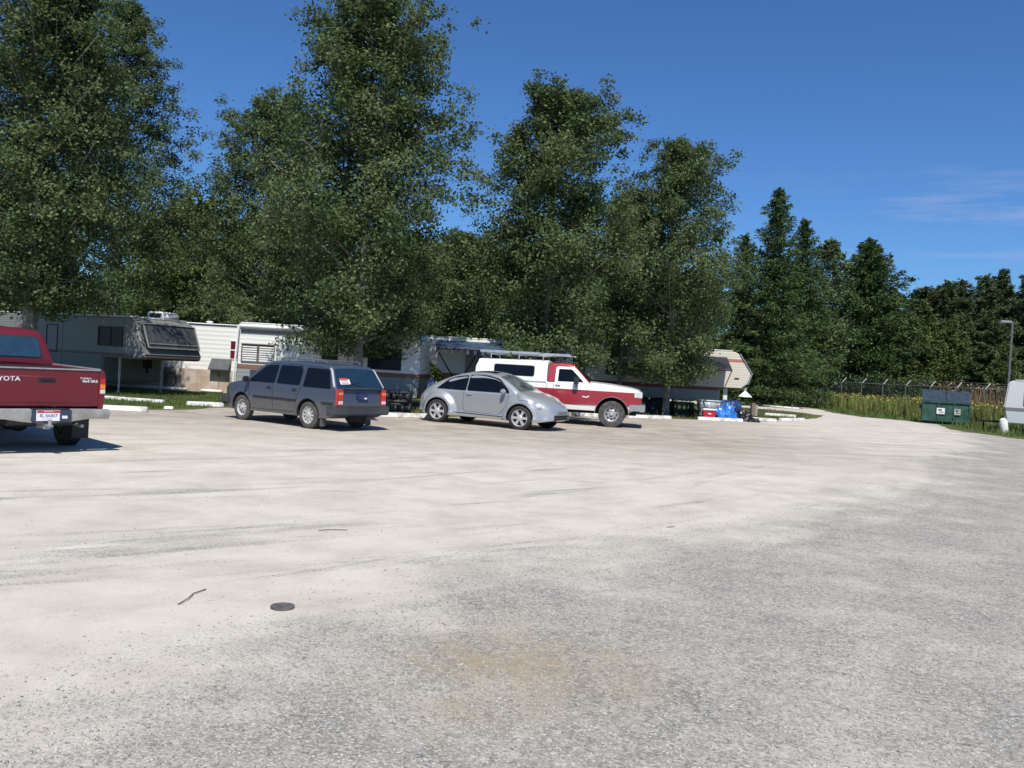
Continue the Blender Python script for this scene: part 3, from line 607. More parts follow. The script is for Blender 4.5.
def skirt(parent, x0, x1, m, z1=.55, y=.03, name='skirting'):
    bm = NB(); x = x0; 
    while x < x1 - .05:
        xe = min(x1, x + 1.22); box(bm, x + .006, xe - .006, y - .012 + random.uniform(-.008, .008), y + .02, .02, z1); x = xe
    return obj(name, bm, m, parent)
def ac_unit(parent, x, y, z, m=None):
    bm = NB(); prism(bm, [(x - .38, z), (x + .38, z), (x + .36, z + .16), (x + .22, z + .28), (x - .30, z + .28), (x - .37, z + .2)], y - .32, y + .32)
    a = obj('air_conditioner', bm, m or WHITEM, parent, .4); bm = NB()
    for k in range(4): box(bm, x - .25 + k * .13, x - .19 + k * .13, y - .327, y - .318, z + .08, z + .20)
    box(bm, -.27, .22, y - .322, y - .315, z + .08, z + .20) if False else None; box(bm, x - .27, x + .22, y - .3215, y - .31, z + .06, z + .22); obj('grille', bm, DARK, a)
def axle_wheels(parent, xs, wid, r=.34):
    for x in xs:
        for y in (.12, wid - .12):
            w = wheel(parent, x, y if y > 1 else y, r, .2, .19, 6, STEEL, TYRE, .03, 0, 'steel')

# 1. shaded fifth wheel at the left, nose towards camera right
t = thing('fifth_wheel_trailer', 'shaded grey fifth wheel trailer with a dark stone guard across its overhanging nose', 'trailer', (-11.55, 26.75, 0), R(-25)); t.scale = (1, 1, .91)
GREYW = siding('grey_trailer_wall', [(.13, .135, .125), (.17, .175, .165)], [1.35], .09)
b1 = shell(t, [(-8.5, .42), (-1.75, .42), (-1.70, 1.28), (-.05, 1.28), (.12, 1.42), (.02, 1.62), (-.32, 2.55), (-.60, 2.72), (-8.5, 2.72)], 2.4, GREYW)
bm = NB(); box(bm, -8.5, -.62, .02, 2.38, 2.715, 2.76, .015); obj('roof', bm, WHITEM, b1)
rv_window(t, -1.95, -.85, 1.68, 2.36, 2, DARK); rv_window(t, -4.4, -3.85, 1.35, 2.35, 1, DARK, name='door_window'); rv_window(t, -5.9, -5.0, 1.55, 2.15, 2, DARK)
rv_window(t, -7.8, -6.6, 1.6, 2.2, 2, DARK)
bm = NB(); box(bm, -4.6, -3.62, -.012, .01, .55, 2.5, .004); obj('door', bm, GREYW, t)
ac_unit(t, -1.0, 1.7, 2.74)
# nose panel (stone guard) lying on the sloped front
def nose(u, v, off):   # u across width 0..1, v up the slope 0..1
    return Vector((.03 + (-.33) * v + off, .0 + 2.4 * u, 1.62 + .93 * v + off * .3))
bm = NB(); u0_, u1_, v0, v1 = .06, .94, .05, .93
for off_, q in ((.06, 0),):
    A = [bm.verts.new(nose(a, b_, .10)) for a, b_ in ((u0_, v0), (u1_, v0), (u1_, v1), (u0_, v1))]; B = [bm.verts.new(nose(a, b_, .005)) for a, b_ in ((u0_, v0), (u1_, v0), (u1_, v1), (u0_, v1))]
    bm.faces.new(A); bm.faces.new(B[::-1])
    for k in range(4): bm.faces.new((A[k], B[k], B[(k + 1) % 4], A[(k + 1) % 4]))
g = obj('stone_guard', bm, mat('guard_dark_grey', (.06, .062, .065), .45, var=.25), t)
bm = NB()
for a, b_ in (((u0_, v0), (u1_, v0)), ((u1_, v0), (u1_, v1)), ((u1_, v1), (u0_, v1)), ((u0_, v1), (u0_, v0)), ((.1, .2), (.9, .2))): tube(bm, [nose(*a, .115), nose(*b_, .115)], .022, 5)
obj('guard_frame', bm, mat('frame_grey', (.22, .22, .22), .5), g)
bm = NB(); box(bm, -.02, .125, .03, 2.37, 1.295, 1.42, .05); obj('nose_band', bm, mat('brown_band', (.10, .065, .055), .5), t)
bm = NB(); box(bm, -8.4, -.4, -.014, .0, 1.36, 1.44); obj('side_stripe', bm, mat('brown_band', (.1, .065, .055)), t)
for y in (.35, 2.05):
    bm = NB(); tube(bm, [(-1.35, y, 1.28), (-1.35, y, .6)], .045, 8); tube(bm, [(-1.35, y, .65), (-1.35, y, .04)], .032, 8); box(bm, -1.46, -1.24, y - .11, y + .11, 0, .04); obj('landing_leg', bm, STEEL, t)
bm = NB(); box(bm, -1.2, -.95, 1.1, 1.3, .95, 1.28, .02); tube(bm, [(-1.07, 1.2, 1.0), (-1.07, 1.2, .78)], .05, 8); obj('hitch_pin', bm, UNDER, t)
axle_wheels(t, (-5.6, -4.75), 2.4)

# 2. long white trailer home with tan skirting
t = thing('mobile_home', 'sunlit white trailer home with patchy tan skirting boards and propped window awnings', 'mobile home', (-13.9, 31.9, 0), R(-1.5))
WW = siding('white_trailer_wall', [(.80, .80, .77)], [], .16)
b2 = shell(t, [(-1.5, .50), (4.15, .50), (4.15, 2.42), (4.0, 2.52), (-1.5, 2.52)], 2.5, WW, bevel=.03)
bm = NB(); box(bm, -1.5, 4.2, -.05, 2.55, 2.515, 2.56, .01); obj('roof', bm, WHITEP, b2)
bm = NB(); zlathe(bm, [(0, 2.56), (.09, 2.56), (.09, 2.62), (.14, 2.63), (.10, 2.67), (0, 2.68)], 2.3, .8, 14); obj('roof_vent', bm, WHITEM, b2)
SK = mat('tan_foam_board', (.40, .30, .23), .85, var=.2, scale=2.2, col2=(.50, .44, .38), lo=.4, hi=.6)
skirt(t, -1.4, 4.1, SK, .85, -.02)
bm = NB(); box(bm, -1.4, 1.9, -.30, -.04, .02, .14, .02); box(bm, 2.5, 3.25, -.30, -.04, .02, .13, .02); obj('foundation_board', bm, WHITEP, t)
rv_window(t, 1.28, 1.62, 1.42, 1.85, 1, mat('window_frame_grey', (.3, .3, .29))); w = rv_window(t, 3.42, 3.88, 1.28, 1.98, 1, WHITEM, mat('red_curtain_glass', (.12, .012, .02), .3))
bm = NB(); box(bm, 3.42, 3.88, -.035, .0, 1.60, 1.65); obj('sash', bm, WHITEM, w)
AWG = mat('grey_awning_sheet', (.08, .085, .09), .5, .2, var=.15)
bm = NB(); prism(bm, [(0, 1.28), (-.02, 1.24), (-.34, .86), (-.34, .90)], 2.75, 3.5, plane='yz')
obj('window_awning', bm, AWG, t); 
bm = NB(); prism(bm, [(0, 1.22), (0, 1.18), (-.70, .70), (-.72, .74)], -.45, .75, plane='yz'); wa = obj('window_awning', bm, AWG, t)
bm = NB(); tube(bm, [(.3, -.02, .62), (.3, -.66, .76)], .012, 6); obj('awning_prop', bm, DARK, wa); bm = NB(); tube(bm, [(3.1, -.02, .6), (3.1, -.5, .86)], .012, 6); obj('awning_prop', bm, DARK, wa)
t = thing('coiled_hose', 'dark water hose looped against the tan skirting of the mobile home', 'hose', (-12.55, 31.55, 0), 0)
bm = NB(); tube(bm, [(-.25 , .25, .9), (-.26, .2, .5), (-.2, .1, .15)] , .018, 6); tube(bm, [(.18 * math.cos(a), .12 + a * .006, .42 + .26 * math.sin(a)) for a in np.linspace(-1.6, 9, 40)], .018, 6); obj('hose', bm, DARK, t)
bm = NB(); tube(bm, [(0, .12, 0), (0, .12, .30)], .03, 8); obj('tap_post', bm, STEEL, t)

# 3. white travel trailer with brown band, behind the estate car
t = thing('travel_trailer', 'white travel trailer with slatted blinds and white awning roll behind the dark estate car', 'trailer', (-8.66, 26.95, 0), R(-3))
T3 = siding('cream_trailer_wall', [(.24, .26, .27), (.20, .09, .055), (.72, .72, .69)], [1.05, 1.20], .13)
b3 = shell(t, [(0, .42), (5.72, .42), (5.80, 1.2), (5.72, 2.3), (5.5, 2.48), (.15, 2.48), (0, 2.38)], 2.3, T3, bevel=.04)
bm = NB(); box(bm, .05, 5.6, .02, 2.28, 2.475, 2.52, .015); obj('roof', bm, WHITEM, b3)
rv_window(t, .14, 1.2, 1.27, 1.86, 2, mat('window_frame_brown', (.14, .10, .08), .5), blinds=WHITEM)
rv_window(t, 2.7, 3.2, 1.45, 1.88, 1, DARK); rv_window(t, 4.15, 5.2, 1.28, 1.95, 2, DARK); rv_window(t, 3.52, 3.84, 1.45, 1.95, 1, DARK)
bm = NB(); box(bm, 3.32, 4.0, -.014, .01, .5, 2.3, .004); obj('door', bm, T3, t)
bm = NB(); tube(bm, [(.10, -.10, 2.40), (3.9, -.10, 2.40)], .065, 12); box(bm, .05, 3.95, -.06, .0, 2.37, 2.46); aw = obj('awning_roll', bm, WHITEP, t)
bm = NB(); tube(bm, [(.05, -.12, 2.42), (-.02, -.14, .60), (.0, -.05, .5)], .035, 6); obj('awning_arm', bm, WHITEP, aw); bm = NB(); tube(bm, [(3.92, -.12, 2.42), (3.92, -.12, .6)], .03, 6); obj('awning_arm', bm, WHITEP, aw)
bm = NB(); box(bm, .1, 3.9, -.02, .005, 2.19, 2.30); obj('awning_shadow_strip', bm, mat('awning_shadow_grey', (.2, .2, .2), .6), aw).name = 'awning_shadow_band'  # dark strip on the wall: the awning roll's shadow put into its colour
bm = NB(); box(bm, .45, 1.25, -.035, .01, .66, 1.05, .01); obj('storage_door', bm, mat('storage_dark', (.05, .055, .06), .5), t)
skirt(t, .2, 5.5, mat('grey_teal_skirt', (.14, .17, .175), .8, var=.2, scale=3), .45, .04)
# 4. pale trailer with blue awning behind the compact car
t = thing('travel_trailer', 'pale trailer with raked nose behind the silver car, dark blue awning rolled out', 'trailer', (-3.1, 28.6, 0), R(3))
T4 = siding('pale_trailer_wall', [(.55, .54, .50), (.27, .07, .03), (.70, .69, .64)], [1.05, 1.28], .12)
b4 = shell(t, [(.95, .45), (5.1, .45), (5.1, 2.45), (-.05, 2.45), (-.15, 2.36), (.35, 1.6), (.75, 1.3)], 2.4, T4, bevel=.04)
bm = NB(); box(bm, .0, 5.0, .02, 2.38, 2.445, 2.49, .015); obj('roof', bm, WHITEM, b4)
rv_window(t, 2.3, 3.5, 1.45, 2.0, 2, DARK)
bm = NB(); box(bm, 1.5, 2.1, -.014, .01, .6, 2.2, .004); obj('door', bm, mat('grey_door', (.24, .25, .25), .5), t)
bm = NB(); BL = mat('blue_awning_cloth', (.035, .06, .11), .75, var=.5, scale=5)
n = 26
for (ya, za), (yb, zb_) in (((0, 2.36), (-1.3, 2.08)),):
    for k in range(n):
        xa, xb = .55 + k * .12, .55 + (k + 1) * .12; s1 = .012 * math.sin(k)
        v = [bm.verts.new(p) for p in ((xa, ya, za), (xb, ya, za), (xb, yb, zb_ - s1), (xa, yb, zb_ + s1))]; bm.faces.new(v)
        if k % 2 == 0: bm.faces.new([bm.verts.new(p) for p in ((xa, yb - .01, zb_), (xb, yb - .01, zb_), (xb - .02, yb - .012, zb_ - .17), (xa + .02, yb - .012, zb_ - .17))])
bmesh.ops.remove_doubles(bm, verts=bm.verts, dist=.0005)
aw = obj('awning', bm, BL, t, smooth=False); sm = aw.modifiers.new('s', 'SOLIDIFY'); sm.thickness = .012
bm = NB(); tube(bm, [(.55, -1.3, 2.08), (3.7, -1.3, 2.08)], .03, 8); tube(bm, [(.57, -1.28, 2.06), (1.15, -.03, 1.1)], .022, 6); tube(bm, [(3.6, -1.28, 2.06), (3.6, -.03, 1.1)], .022, 6); tube(bm, [(1.9, -1.28, 2.02), (1.45, -.03, 1.15)], .02, 6); obj('awning_arm', bm, DARK, aw)

# 5. cream fifth wheel at the right under the fourth tree
t = thing('fifth_wheel_trailer', 'cream fifth wheel trailer with dark red stripe, black awning and sunlit nose', 'trailer', (10.5, 38.3, 0), R(-3)); t.scale = (1, 1, .94)
T5 = siding('cream_red_wall', [(.30, .30, .28), (.20, .03, .03), (.58, .53, .45), (.36, .15, .11), (.58, .53, .45)], [1.13, 1.30, 2.52, 2.66], .12)
b5 = shell(t, [(-7.2, .62), (-1.3, .62), (-1.25, 1.28), (-.30, 1.28), (-.05, 1.5), (.12, 2.02), (-.45, 2.93), (-.72, 3.05), (-7.2, 3.05)], 2.4, T5)
bm = NB(); box(bm, -7.15, -.75, .02, 2.38, 3.045, 3.09, .015); obj('roof', bm, WHITEM, b5)
bm = NB(); tube(bm, [(-.42, .0, 2.95), (.15, .0, 2.04), (-.02, .0, 1.52)], .03, 6); obj('nose_trim', bm, CHROME, t)
rv_window(t, -6.35, -4.75, 1.62, 2.25, 2, DARK); rv_window(t, -3.6, -2.7, 1.7, 2.2, 2, DARK)
bm = NB(); box(bm, -4.5, -3.85, -.014, .01, .75, 2.6, .004); obj('door', bm, T5, t)
bm = NB(); box(bm, -.62, -.42, -.012, .0, 1.72, 1.80, .003); obj('marker_lamp', bm, DARK, t)
AWB = mat('black_awning_cloth', (.02, .022, .028), .7, var=.3)
bm = NB(); prism(bm, [(0, 2.75), (-.02, 2.72), (-1.35, 2.12), (-1.35, 2.15)], -4.2, -1.0, plane='yz'); prism(bm, [(0.0, 2.73), (-1.34, 2.14), (-.0, 2.14)], -1.03, -1.01, plane='yz'); aw = obj('awning', bm, AWB, t, smooth=False)
bm = NB(); tube(bm, [(-1.02, -1.33, 2.1), (-1.02, -.02, 1.35)], .02, 6); tube(bm, [(-4.18, -1.33, 2.1), (-4.18, -.02, 1.35)], .02, 6); tube(bm, [(-4.2, -1.35, 2.13), (-1.0, -1.35, 2.13)], .04, 8); obj('awning_arm', bm, DARK, aw)
for y in (.3, 2.1):
    bm = NB(); box(bm, -1.02, -.84, y - .05, y + .05, .55, 1.28); tube(bm, [(-.93, y, .6), (-.93, y, .03)], .035, 8); box(bm, -1.05, -.8, y - .12, y + .12, 0, .035); obj('landing_leg', bm, WHITEM, t)
bm = NB(); zlathe(bm, [(.30, .95), (.03, 1.2), (0, 1.2)], -.05, .25, 14); zlathe(bm, [(.30, .95), (.31, .92), (0, .92)], -.05, .25, 14); tube(bm, [(-.05, .25, 1.15), (-.05, .25, 1.36)], .05, 8); obj('hitch_pin', bm, WHITEP, t)
axle_wheels(t, (-4.6, -3.75), 2.4)

# 6. small grey camper cut by the right edge of the picture
t = thing('travel_trailer', 'small light grey camper trailer with a white gas bottle at its front', 'trailer', (20.95, 36.6, 0), R(-31))
T6 = stripes('grey_camper_wall', [(.48, .50, .52), (.16, .16, .17), (.55, .57, .59)], [.94, 1.10], rough=.5, coat=0)
b6 = shell(t, [(.15, .42), (3.9, .42), (3.95, 1.0), (3.9, 2.2), (.35, 2.28), (.12, 2.18), (.0, 1.1)], 2.1, T6)
bm = NB(); box(bm, .35, 3.9, .02, 2.08, 2.24, 2.30, .015); obj('roof', bm, WHITEM, b6)
rv_window(t, .72, 1.9, 1.22, 1.82, 2, DARK); rv_window(t, 2.5, 3.2, 1.22, 1.82, 1, DARK)
bm = NB(); tube(bm, [(-.9, 1.05, .45), (.2, .4, .45)], .04, 6); tube(bm, [(-.9, 1.05, .45), (.2, 1.7, .45)], .04, 6); tube(bm, [(-.75, 1.05, .5), (-.75, 1.05, .02)], .035, 6); obj('drawbar', bm, UNDER, t)
axle_wheels(t, (2.3,), 2.1, .32)
t = thing('gas_bottle', 'white upright gas bottle leaning at the front of the grey camper', 'gas bottle', (20.8, 36.15, .0), 0)
bm = NB(); zlathe(bm, [(0, .02), (.14, .02), (.16, .08), (.16, .50), (.13, .60), (.05, .66), (0, .66)], 0, 0, 20); obj('tank', bm, WHITEP, t)
bm = NB(); zlathe(bm, [(.035, .66), (.035, .74), (.07, .75), (.07, .78), (0, .78)], 0, 0, 12); obj('valve', bm, DARK, t); t.rotation_euler = (0, R(-9), 0)

# ------------------------------------------------------------------ the vehicles in place
make_red_pickup(); make_wagon(); make_compact(); ford = make_camper_pickup()
# ladder lying on the pickup's rack: a thing of its own, in world space at the truck's heading
def ladder(name, label, x0, x1, y0, y1, z, rung=.3):
    q = thing(name, label, 'ladder', (ford.location.x, ford.location.y, 0), ford.rotation_euler[2])
    for y in (y0, y1): bm = NB(); box(bm, x0, x1, y - .014, y + .014, z, z + .075, .004); obj('rail', bm, ALUM, q)
    x = x0 + .15
    while x < x1 - .05:
        bm = NB(); tube(bm, [(x, y0, z + .037), (x, y1, z + .037)], .016, 6); obj('rung', bm, ALUM, q); x += rung
ladder('ladder', 'long aluminium extension ladder lying on the roof rack of the red and white pickup', -2.55, -.75, -.72, -.32, 2.005)
ladder('ladder', 'shorter aluminium ladder jutting over the cab roof of the red and white pickup', -1.9, .12, -.20, .20, 2.005, .32)
t = thing('roof_board', 'flat white plank lying on the near side of the pickup roof rack beyond the ladder', 'plank', (ford.location.x, ford.location.y, 0), ford.rotation_euler[2])
bm = NB(); box(bm, -1.3, .25, .30, .62, 2.005, 2.045, .006); obj('board', bm, WHITEM, t)

# ------------------------------------------------------------------ dumpster, lamp, fence
t = thing('dumpster', 'green steel dumpster with dark lids and two pale notices on the grass beside the road', 'dumpster', (21.6, 42.75, 0), R(-24))
DG = mat('dumpster_green', (.022, .075, .055), .6, var=.4, scale=3)
bm = NB(); prism(bm, [(0, .12), (1.35, .12), (1.5, 1.55), (.95, 1.60), (0, 1.08)], -1.05, 1.05, plane='yz'); d = obj('body', bm, DG, t)
bm = NB()
for x in (-1.05, -.35, .35, 1.02): box(bm, x, x + .05, -.05, 0, .14, 1.05)
box(bm, -1.1, 1.1, -.06, .02, 1.04, 1.12, .01); box(bm, -1.1, 1.1, -.04, .02, .12, .2, .01); obj('rib', bm, DG, t)
for s in (-1, 1):
    bm = NB(); box(bm, s * 1.05, s * 1.17, .35, .95, .72, .90, .01); box(bm, s * 1.05, s * 1.09, .2, 1.1, .62, .72); obj('fork_pocket', bm, DG, t)
    n0 = NB(); prism(n0, [(-.06, 1.12), (-.02, 1.10), (.93, 1.62), (.90, 1.68), (.0, 1.16)], .02 if s > 0 else -1.08, 1.08 if s > 0 else -.02, plane='yz'); obj('lid', n0, mat('lid_black', (.03, .045, .06), .45, var=.3), t)
for x, w_, m_ in ((-.22, .36, WHITEP), (.52, .28, mat('faded_notice', (.38, .42, .36), .7))):
    bm = NB(); box(bm, x - w_ / 2, x + w_ / 2, -.062, -.052, .50, .80); k = obj('notice', bm, m_, t)
    bm = NB(); box(bm, x - w_ * .3, x + w_ * .15, -.066, -.061, .66, .74); box(bm, x - w_ * .2, x + w_ * .35, -.066, -.061, .57, .61); obj('notice_writing', bm, mat('notice_ink', (.06, .08, .09)), k)
for x in (-.9, .9):
    bm = NB(); lathe(bm, [(0, -.03), (.07, -.03), (.07, .03), (0, .03)], x, .07, 14, cy=.12); obj('castor', bm, UNDER, t)

t = thing('street_lamp', 'tall thin grey lamp post with a flat box head behind the grey camper', 'street lamp', (33.4, 58, 0), 0)
bm = NB(); tube(bm, [(0, 0, 0), (0, 0, 6.55)], [.095, .07], 10); obj('pole', bm, mat('lamp_post_grey', (.17, .17, .16), .5, .4), t)
bm = NB(); tube(bm, [(0, 0, 6.5), (-.3, 0, 6.55)], .04, 8); box(bm, -.85, -.1, -.16, .16, 6.48, 6.64, .03); h = obj('lamp_head', bm, mat('lamp_head_grey', (.34, .34, .33), .5, .3), t)
bm = NB(); box(bm, -.85, -.3, -.12, .12, 6.465, 6.482); obj('lens', bm, CLEAR, h)

FM = mat('galvanised_wire', (.22, .24, .24), .5, .5); FP = mat('galvanised_post', (.26, .27, .26), .6, .3)
fa, fb = Vector((26.0, 72, 0)), Vector((31.6, 54, 0)); nf = 8
t = thing('chain_link_fence', 'chain link fence with barbed wire on outward arms beyond the weedy verge', 'fence', fa, 0)
dv = (fb - fa) / nf; perp = Vector((.95, .3, 0))
for k in range(nf + 1):
    p = dv * k; bm = NB(); tube(bm, [p, p + Vector((0, 0, 1.95))], .04, 8); q_ = obj('post', bm, mat('dark_grey_post', (.14, .15, .14), .6, .3), t); bm = NB(); tube(bm, [p + Vector((0, 0, 1.9)), p + perp * .42 + Vector((0, 0, 2.32))], .035, 6); obj('barbed_wire_arm', bm, FP, q_)  # posts in a darker grey than their arms
bm = NB(); tube(bm, [(0, 0, 1.93), dv * nf + Vector((0, 0, 1.93))], .022, 6)
for q in (.3, .65, 1):
    tube(bm, [perp * .42 * q + Vector((0, 0, 1.9 + .42 * q)), dv * nf + perp * .42 * q + Vector((0, 0, 1.9 + .42 * q))], .008, 4)
obj('top_rail', bm, FP, t)
bm = NB(); L = (dv * nf).length; ux = (dv * nf).normalized(); st = .16; k = -1.9
def wire(a, b_):
    d = (b_ - a).normalized(); nn = Vector((d.y, -d.x, 0)) if abs(d.z) < .99 else Vector((1, 0, 0)); nn = d.cross(Vector((ux.y, -ux.x, 0))).normalized() * .006
    bm.faces.new([bm.verts.new(v) for v in (a - nn, b_ - nn, b_ + nn, a + nn)])
while k < L:
    a, z0 = (k, .05) if k >= 0 else (0, .05 - k); e_ = min(k + 1.87, L)
    if e_ > a: wire(ux * a + Vector((0, 0, .05 + (a - k))), ux * e_ + Vector((0, 0, .05 + (e_ - k)))); wire(ux * a + Vector((0, 0, 1.92 - (a - k))), ux * e_ + Vector((0, 0, 1.92 - (e_ - k))))
    k += st
obj('wire_mesh', bm, FM, t, smooth=False, recalc=False)

# ------------------------------------------------------------------ small things around the lot
BLK = mat('white_concrete_block', (.40, .385, .35), .85, scale=5, bump=.4, col2=(.68, .67, .64), lo=.32, hi=.52)
def block(p0, p1, label, h=.13, w_=.17):
    a, b_ = Vector((*p0, 0)), Vector((*p1, 0)); L = (b_ - a).length; ang = math.atan2(b_.y - a.y, b_.x - a.x)
    bm = NB(); prism(bm, [(-w_ / 2, 0), (w_ / 2, 0), (w_ / 2 - .03, h), (-w_ / 2 + .03, h)], 0, L, plane='yz')
    bmesh.ops.recalc_face_normals(bm, faces=bm.faces); bmesh.ops.bevel(bm, geom=list(bm.edges), offset=.015, segments=2, affect='EDGES')
    o = obj('parking_block', bm, BLK); tag(o, label, 'parking block', 'white parking blocks edging the lot'); return place(o, a, ang)
block((-9.75, 20.55), (-8.75, 20.75), 'white parking block just right of the red pickup tail')
block((-9.0, 23.9), (-8.05, 24.15), 'white parking block on the grass left of the dark estate car front wheel')
block((-8.9, 22.1), (-8.68, 22.15), 'small white stump of a parking block lying between lawn and gravel by the estate car', .08)
block((-12.2, 24.8), (-9.8, 24.3), 'long pale parking block in the shade under the fifth wheel nose', .1)
block((-3.95, 23.7), (-2.35, 24.55), 'white parking block between the estate car tail and the silver car')
block((.2, 29.4), (3.4, 30.6), 'white parking block seen under the camper shell pickup')
block((4.2, 31.1), (5.95, 31.9), 'white parking block just ahead of the pickup front wheel')
block((7.1, 32.6), (8.9, 32.95), 'white parking block in front of the red cooler')
block((9.35, 35.0), (10.75, 34.7), 'white parking block beside the short wooden post')
block((11.2, 35.7), (12.7, 37.2), 'white parking block nearest the road bend')
block((12.0, 40.6), (13.4, 40.4), 'white parking block behind the wooden post on the grass island')
block((15.8, 55.3), (17.6, 52.6), 'pale parking block lying on the far road edge')
for i, (x, y, s, lab) in enumerate(((16.6, 62.2, .30, 'white painted stone beyond the road near the trailer nose'), (19.4, 60.6, .36, 'white painted boulder beyond the road by the brush pile'))):
    bm = NB(); bmesh.ops.create_icosphere(bm, subdivisions=3, radius=s)
    for v in bm.verts: v.co *= 1 + .22 * pnoise(v.co * 4 + Vector((i * 9, 0, 0))); v.co.z *= .6; v.co.x *= 1.4
    o = obj('painted_stone', bm, WHITEP); tag(o, lab, 'stone'); o.location = (x, y, .12)
t = thing('wooden_post', 'short weathered wooden post standing on the grass island', 'post', (10.75, 38.2, 0), .2)
bm = NB(); box(bm, -.085, .085, -.085, .085, 0, .62, .012); obj('post_shaft', bm, WOOD, t); bm = NB(); box(bm, .09, .20, -.07, .07, .05, .55, .01); obj('meter_box', bm, mat('meter_grey', (.30, .30, .28), .6), t)
# cooler
t = thing('cooler', 'red picnic cooler with a white lid beside the blue tarp', 'cooler', (7.75, 33.6, 0), R(-4))
bm = NB(); prism(bm, [(-.22, 0), (.22, 0), (.25, .34), (-.25, .34)], -.17, .17); bmesh.ops.recalc_face_normals(bm, faces=bm.faces); bmesh.ops.bevel(bm, geom=list(bm.edges), offset=.02, segments=2, affect='EDGES'); obj('tub', bm, mat('cooler_red', (.50, .02, .04), .4), t)
bm = NB(); box(bm, -.265, .265, -.185, .185, .345, .42, .025); obj('lid', bm, WHITEP, t); bm = NB(); box(bm, -.06, .06, -.19, -.175, .2, .25, .005); obj('label_plate', bm, WHITEP, t)
bm = NB(); tube(bm, [(-.26, 0, .28), (-.29, 0, .36), (-.275, 0, .45)], .012, 6); tube(bm, [(.26, 0, .28), (.29, 0, .36), (.275, 0, .45)], .012, 6); obj('handle', bm, WHITEP, t)
t = thing('storage_tote', 'translucent plastic storage tote with clutter standing just behind the red cooler', 'storage tote', (7.85, 34.2, 0), R(3))
bm = NB(); prism(bm, [(-.36, .30), (.36, .30), (.42, .68), (-.42, .68)], -.22, .22); prism(bm, [(-.33, 0), (.33, 0), (.36, .28), (-.36, .28)], -.2, .2); obj('tub', bm, mat('milky_plastic', (.34, .38, .38), .35, var=.5, scale=9), t)
bm = NB(); box(bm, -.45, .45, -.25, .25, .685, .74, .02); obj('lid', bm, mat('tote_lid', (.45, .50, .50), .4), t)
def heap(name, label, cat, loc, dims, m, seed, fold=.35, rz=0, group=None):
    """crumpled cloth or bag: a dome with sharp folds resting on the ground"""
    bm = NB(); bmesh.ops.create_icosphere(bm, subdivisions=5, radius=1)
    for v in bm.verts:
        d = v.co.normalized(); q = Vector((seed * 3.1, seed * 1.7, 0)); f = 1 + fold * (.6 * pnoise(d * 1.6 + q) + .35 * abs(pnoise(d * 3.7 + q)) - .25 * abs(pnoise(d * 7.5 + q)))
        v.co = Vector((d.x * f * dims[0], d.y * f * dims[1], max(0, d.z * f) * dims[2] + (0 if d.z > 0 else -.0)))
    bmesh.ops.remove_doubles(bm, verts=bm.verts, dist=.004)
    o = obj(name, bm, m, None, .9); tag(o, label, cat, group); return place(o, loc, rz)
heap('tarp', 'crumpled bright blue tarp heaped beside the red cooler', 'tarp', (8.45, 33.7, 0), (.42, .35, .62), mat('tarp_blue', (.03, .16, .52), .35, var=.3, scale=5), 1, .5)
heap('tarp', 'darker navy tarp thrown over things behind the bright blue tarp', 'tarp', (8.65, 34.4, 0), (.62, .5, .85), mat('tarp_navy', (.015, .035, .12), .45, var=.5, scale=4), 4, .5)
heap('rubbish_bag', 'black rubbish bag at the right end of the tarp heap', 'rubbish bag', (9.15, 33.75, 0), (.34, .28, .42), mat('bin_bag_black', (.012, .012, .015), .3), 3, .5)
heap('rubbish_bag', 'flattened black bag spilling onto the parking block end', 'rubbish bag', (9.45, 33.45, 0), (.26, .25, .18), MATS['bin_bag_black'], 6, .5)
heap('covered_grill', 'blue grey plastic sheet draped over a grill behind the silver car tail', 'covered grill', (-2.42, 26.5, 0), (.36, .30, 1.08), mat('pale_blue_sheet', (.14, .19, .28), .4, var=.4, scale=6), 8, .25)
heap('blanket', 'dark covered bundle stored below the cream trailer skirting', 'bundle', (6.1, 35.6, 0), (.9, .4, .5), mat('dark_bundle', (.02, .03, .03), .8), 9, .4)
def crate(loc, label, rz=0, m=DARK, s=(.36, .30, .34)):
    t = thing('plastic_crate', label, 'crate', loc, rz); bm = NB(); a, b_, h = s
    for x in (-a, a): box(bm, x - .015, x + .015, -b_, b_, 0, h)
    for y in (-b_, b_): box(bm, -a + .017, a - .017, y - .015, y + .015, h * .8, h); box(bm, -a + .017, a - .017, y - .015, y + .015, 0, h * .25); [box(bm, -a + .06 + k * .2, -a + .13 + k * .2, y - .015, y + .015, h * .251, h * .799) for k in range(4)]
    box(bm, -a + .017, a - .017, -b_ + .017, b_ - .017, 0, .02); obj('crate_body', bm, m, t)
crate((-3.35, 25.6, 0), 'black plastic crate at the bottom of the stack by the trailer skirt', .1); crate((-3.37, 25.6, .345), 'black plastic crate on top of the other by the trailer skirt', -.05)
crate((6.9, 34.7, 0), 'dark green plastic crate standing left of the red cooler', .1, mat('crate_green', (.02, .05, .045), .5), (.4, .3, .6))
crate((5.2, 36.4, 0), 'dark crate in the shade below the cream trailer window', 0, mat('crate_green', (.02, .05, .045)), (.5, .3, .5))
# spare tyre leaning behind pickup nose
t = thing('spare_tyre', 'old tyre leaning in the shade ahead of the red and white pickup', 'tyre', (4.9, 34.2, 0), R(8))
bm = NB(); lathe(bm, [(.2, -.08), (.3, -.11), (.37, -.08), (.37, .08), (.3, .11), (.2, .08)], 0, .38, 28); obj('tyre', bm, TYRE2, t)
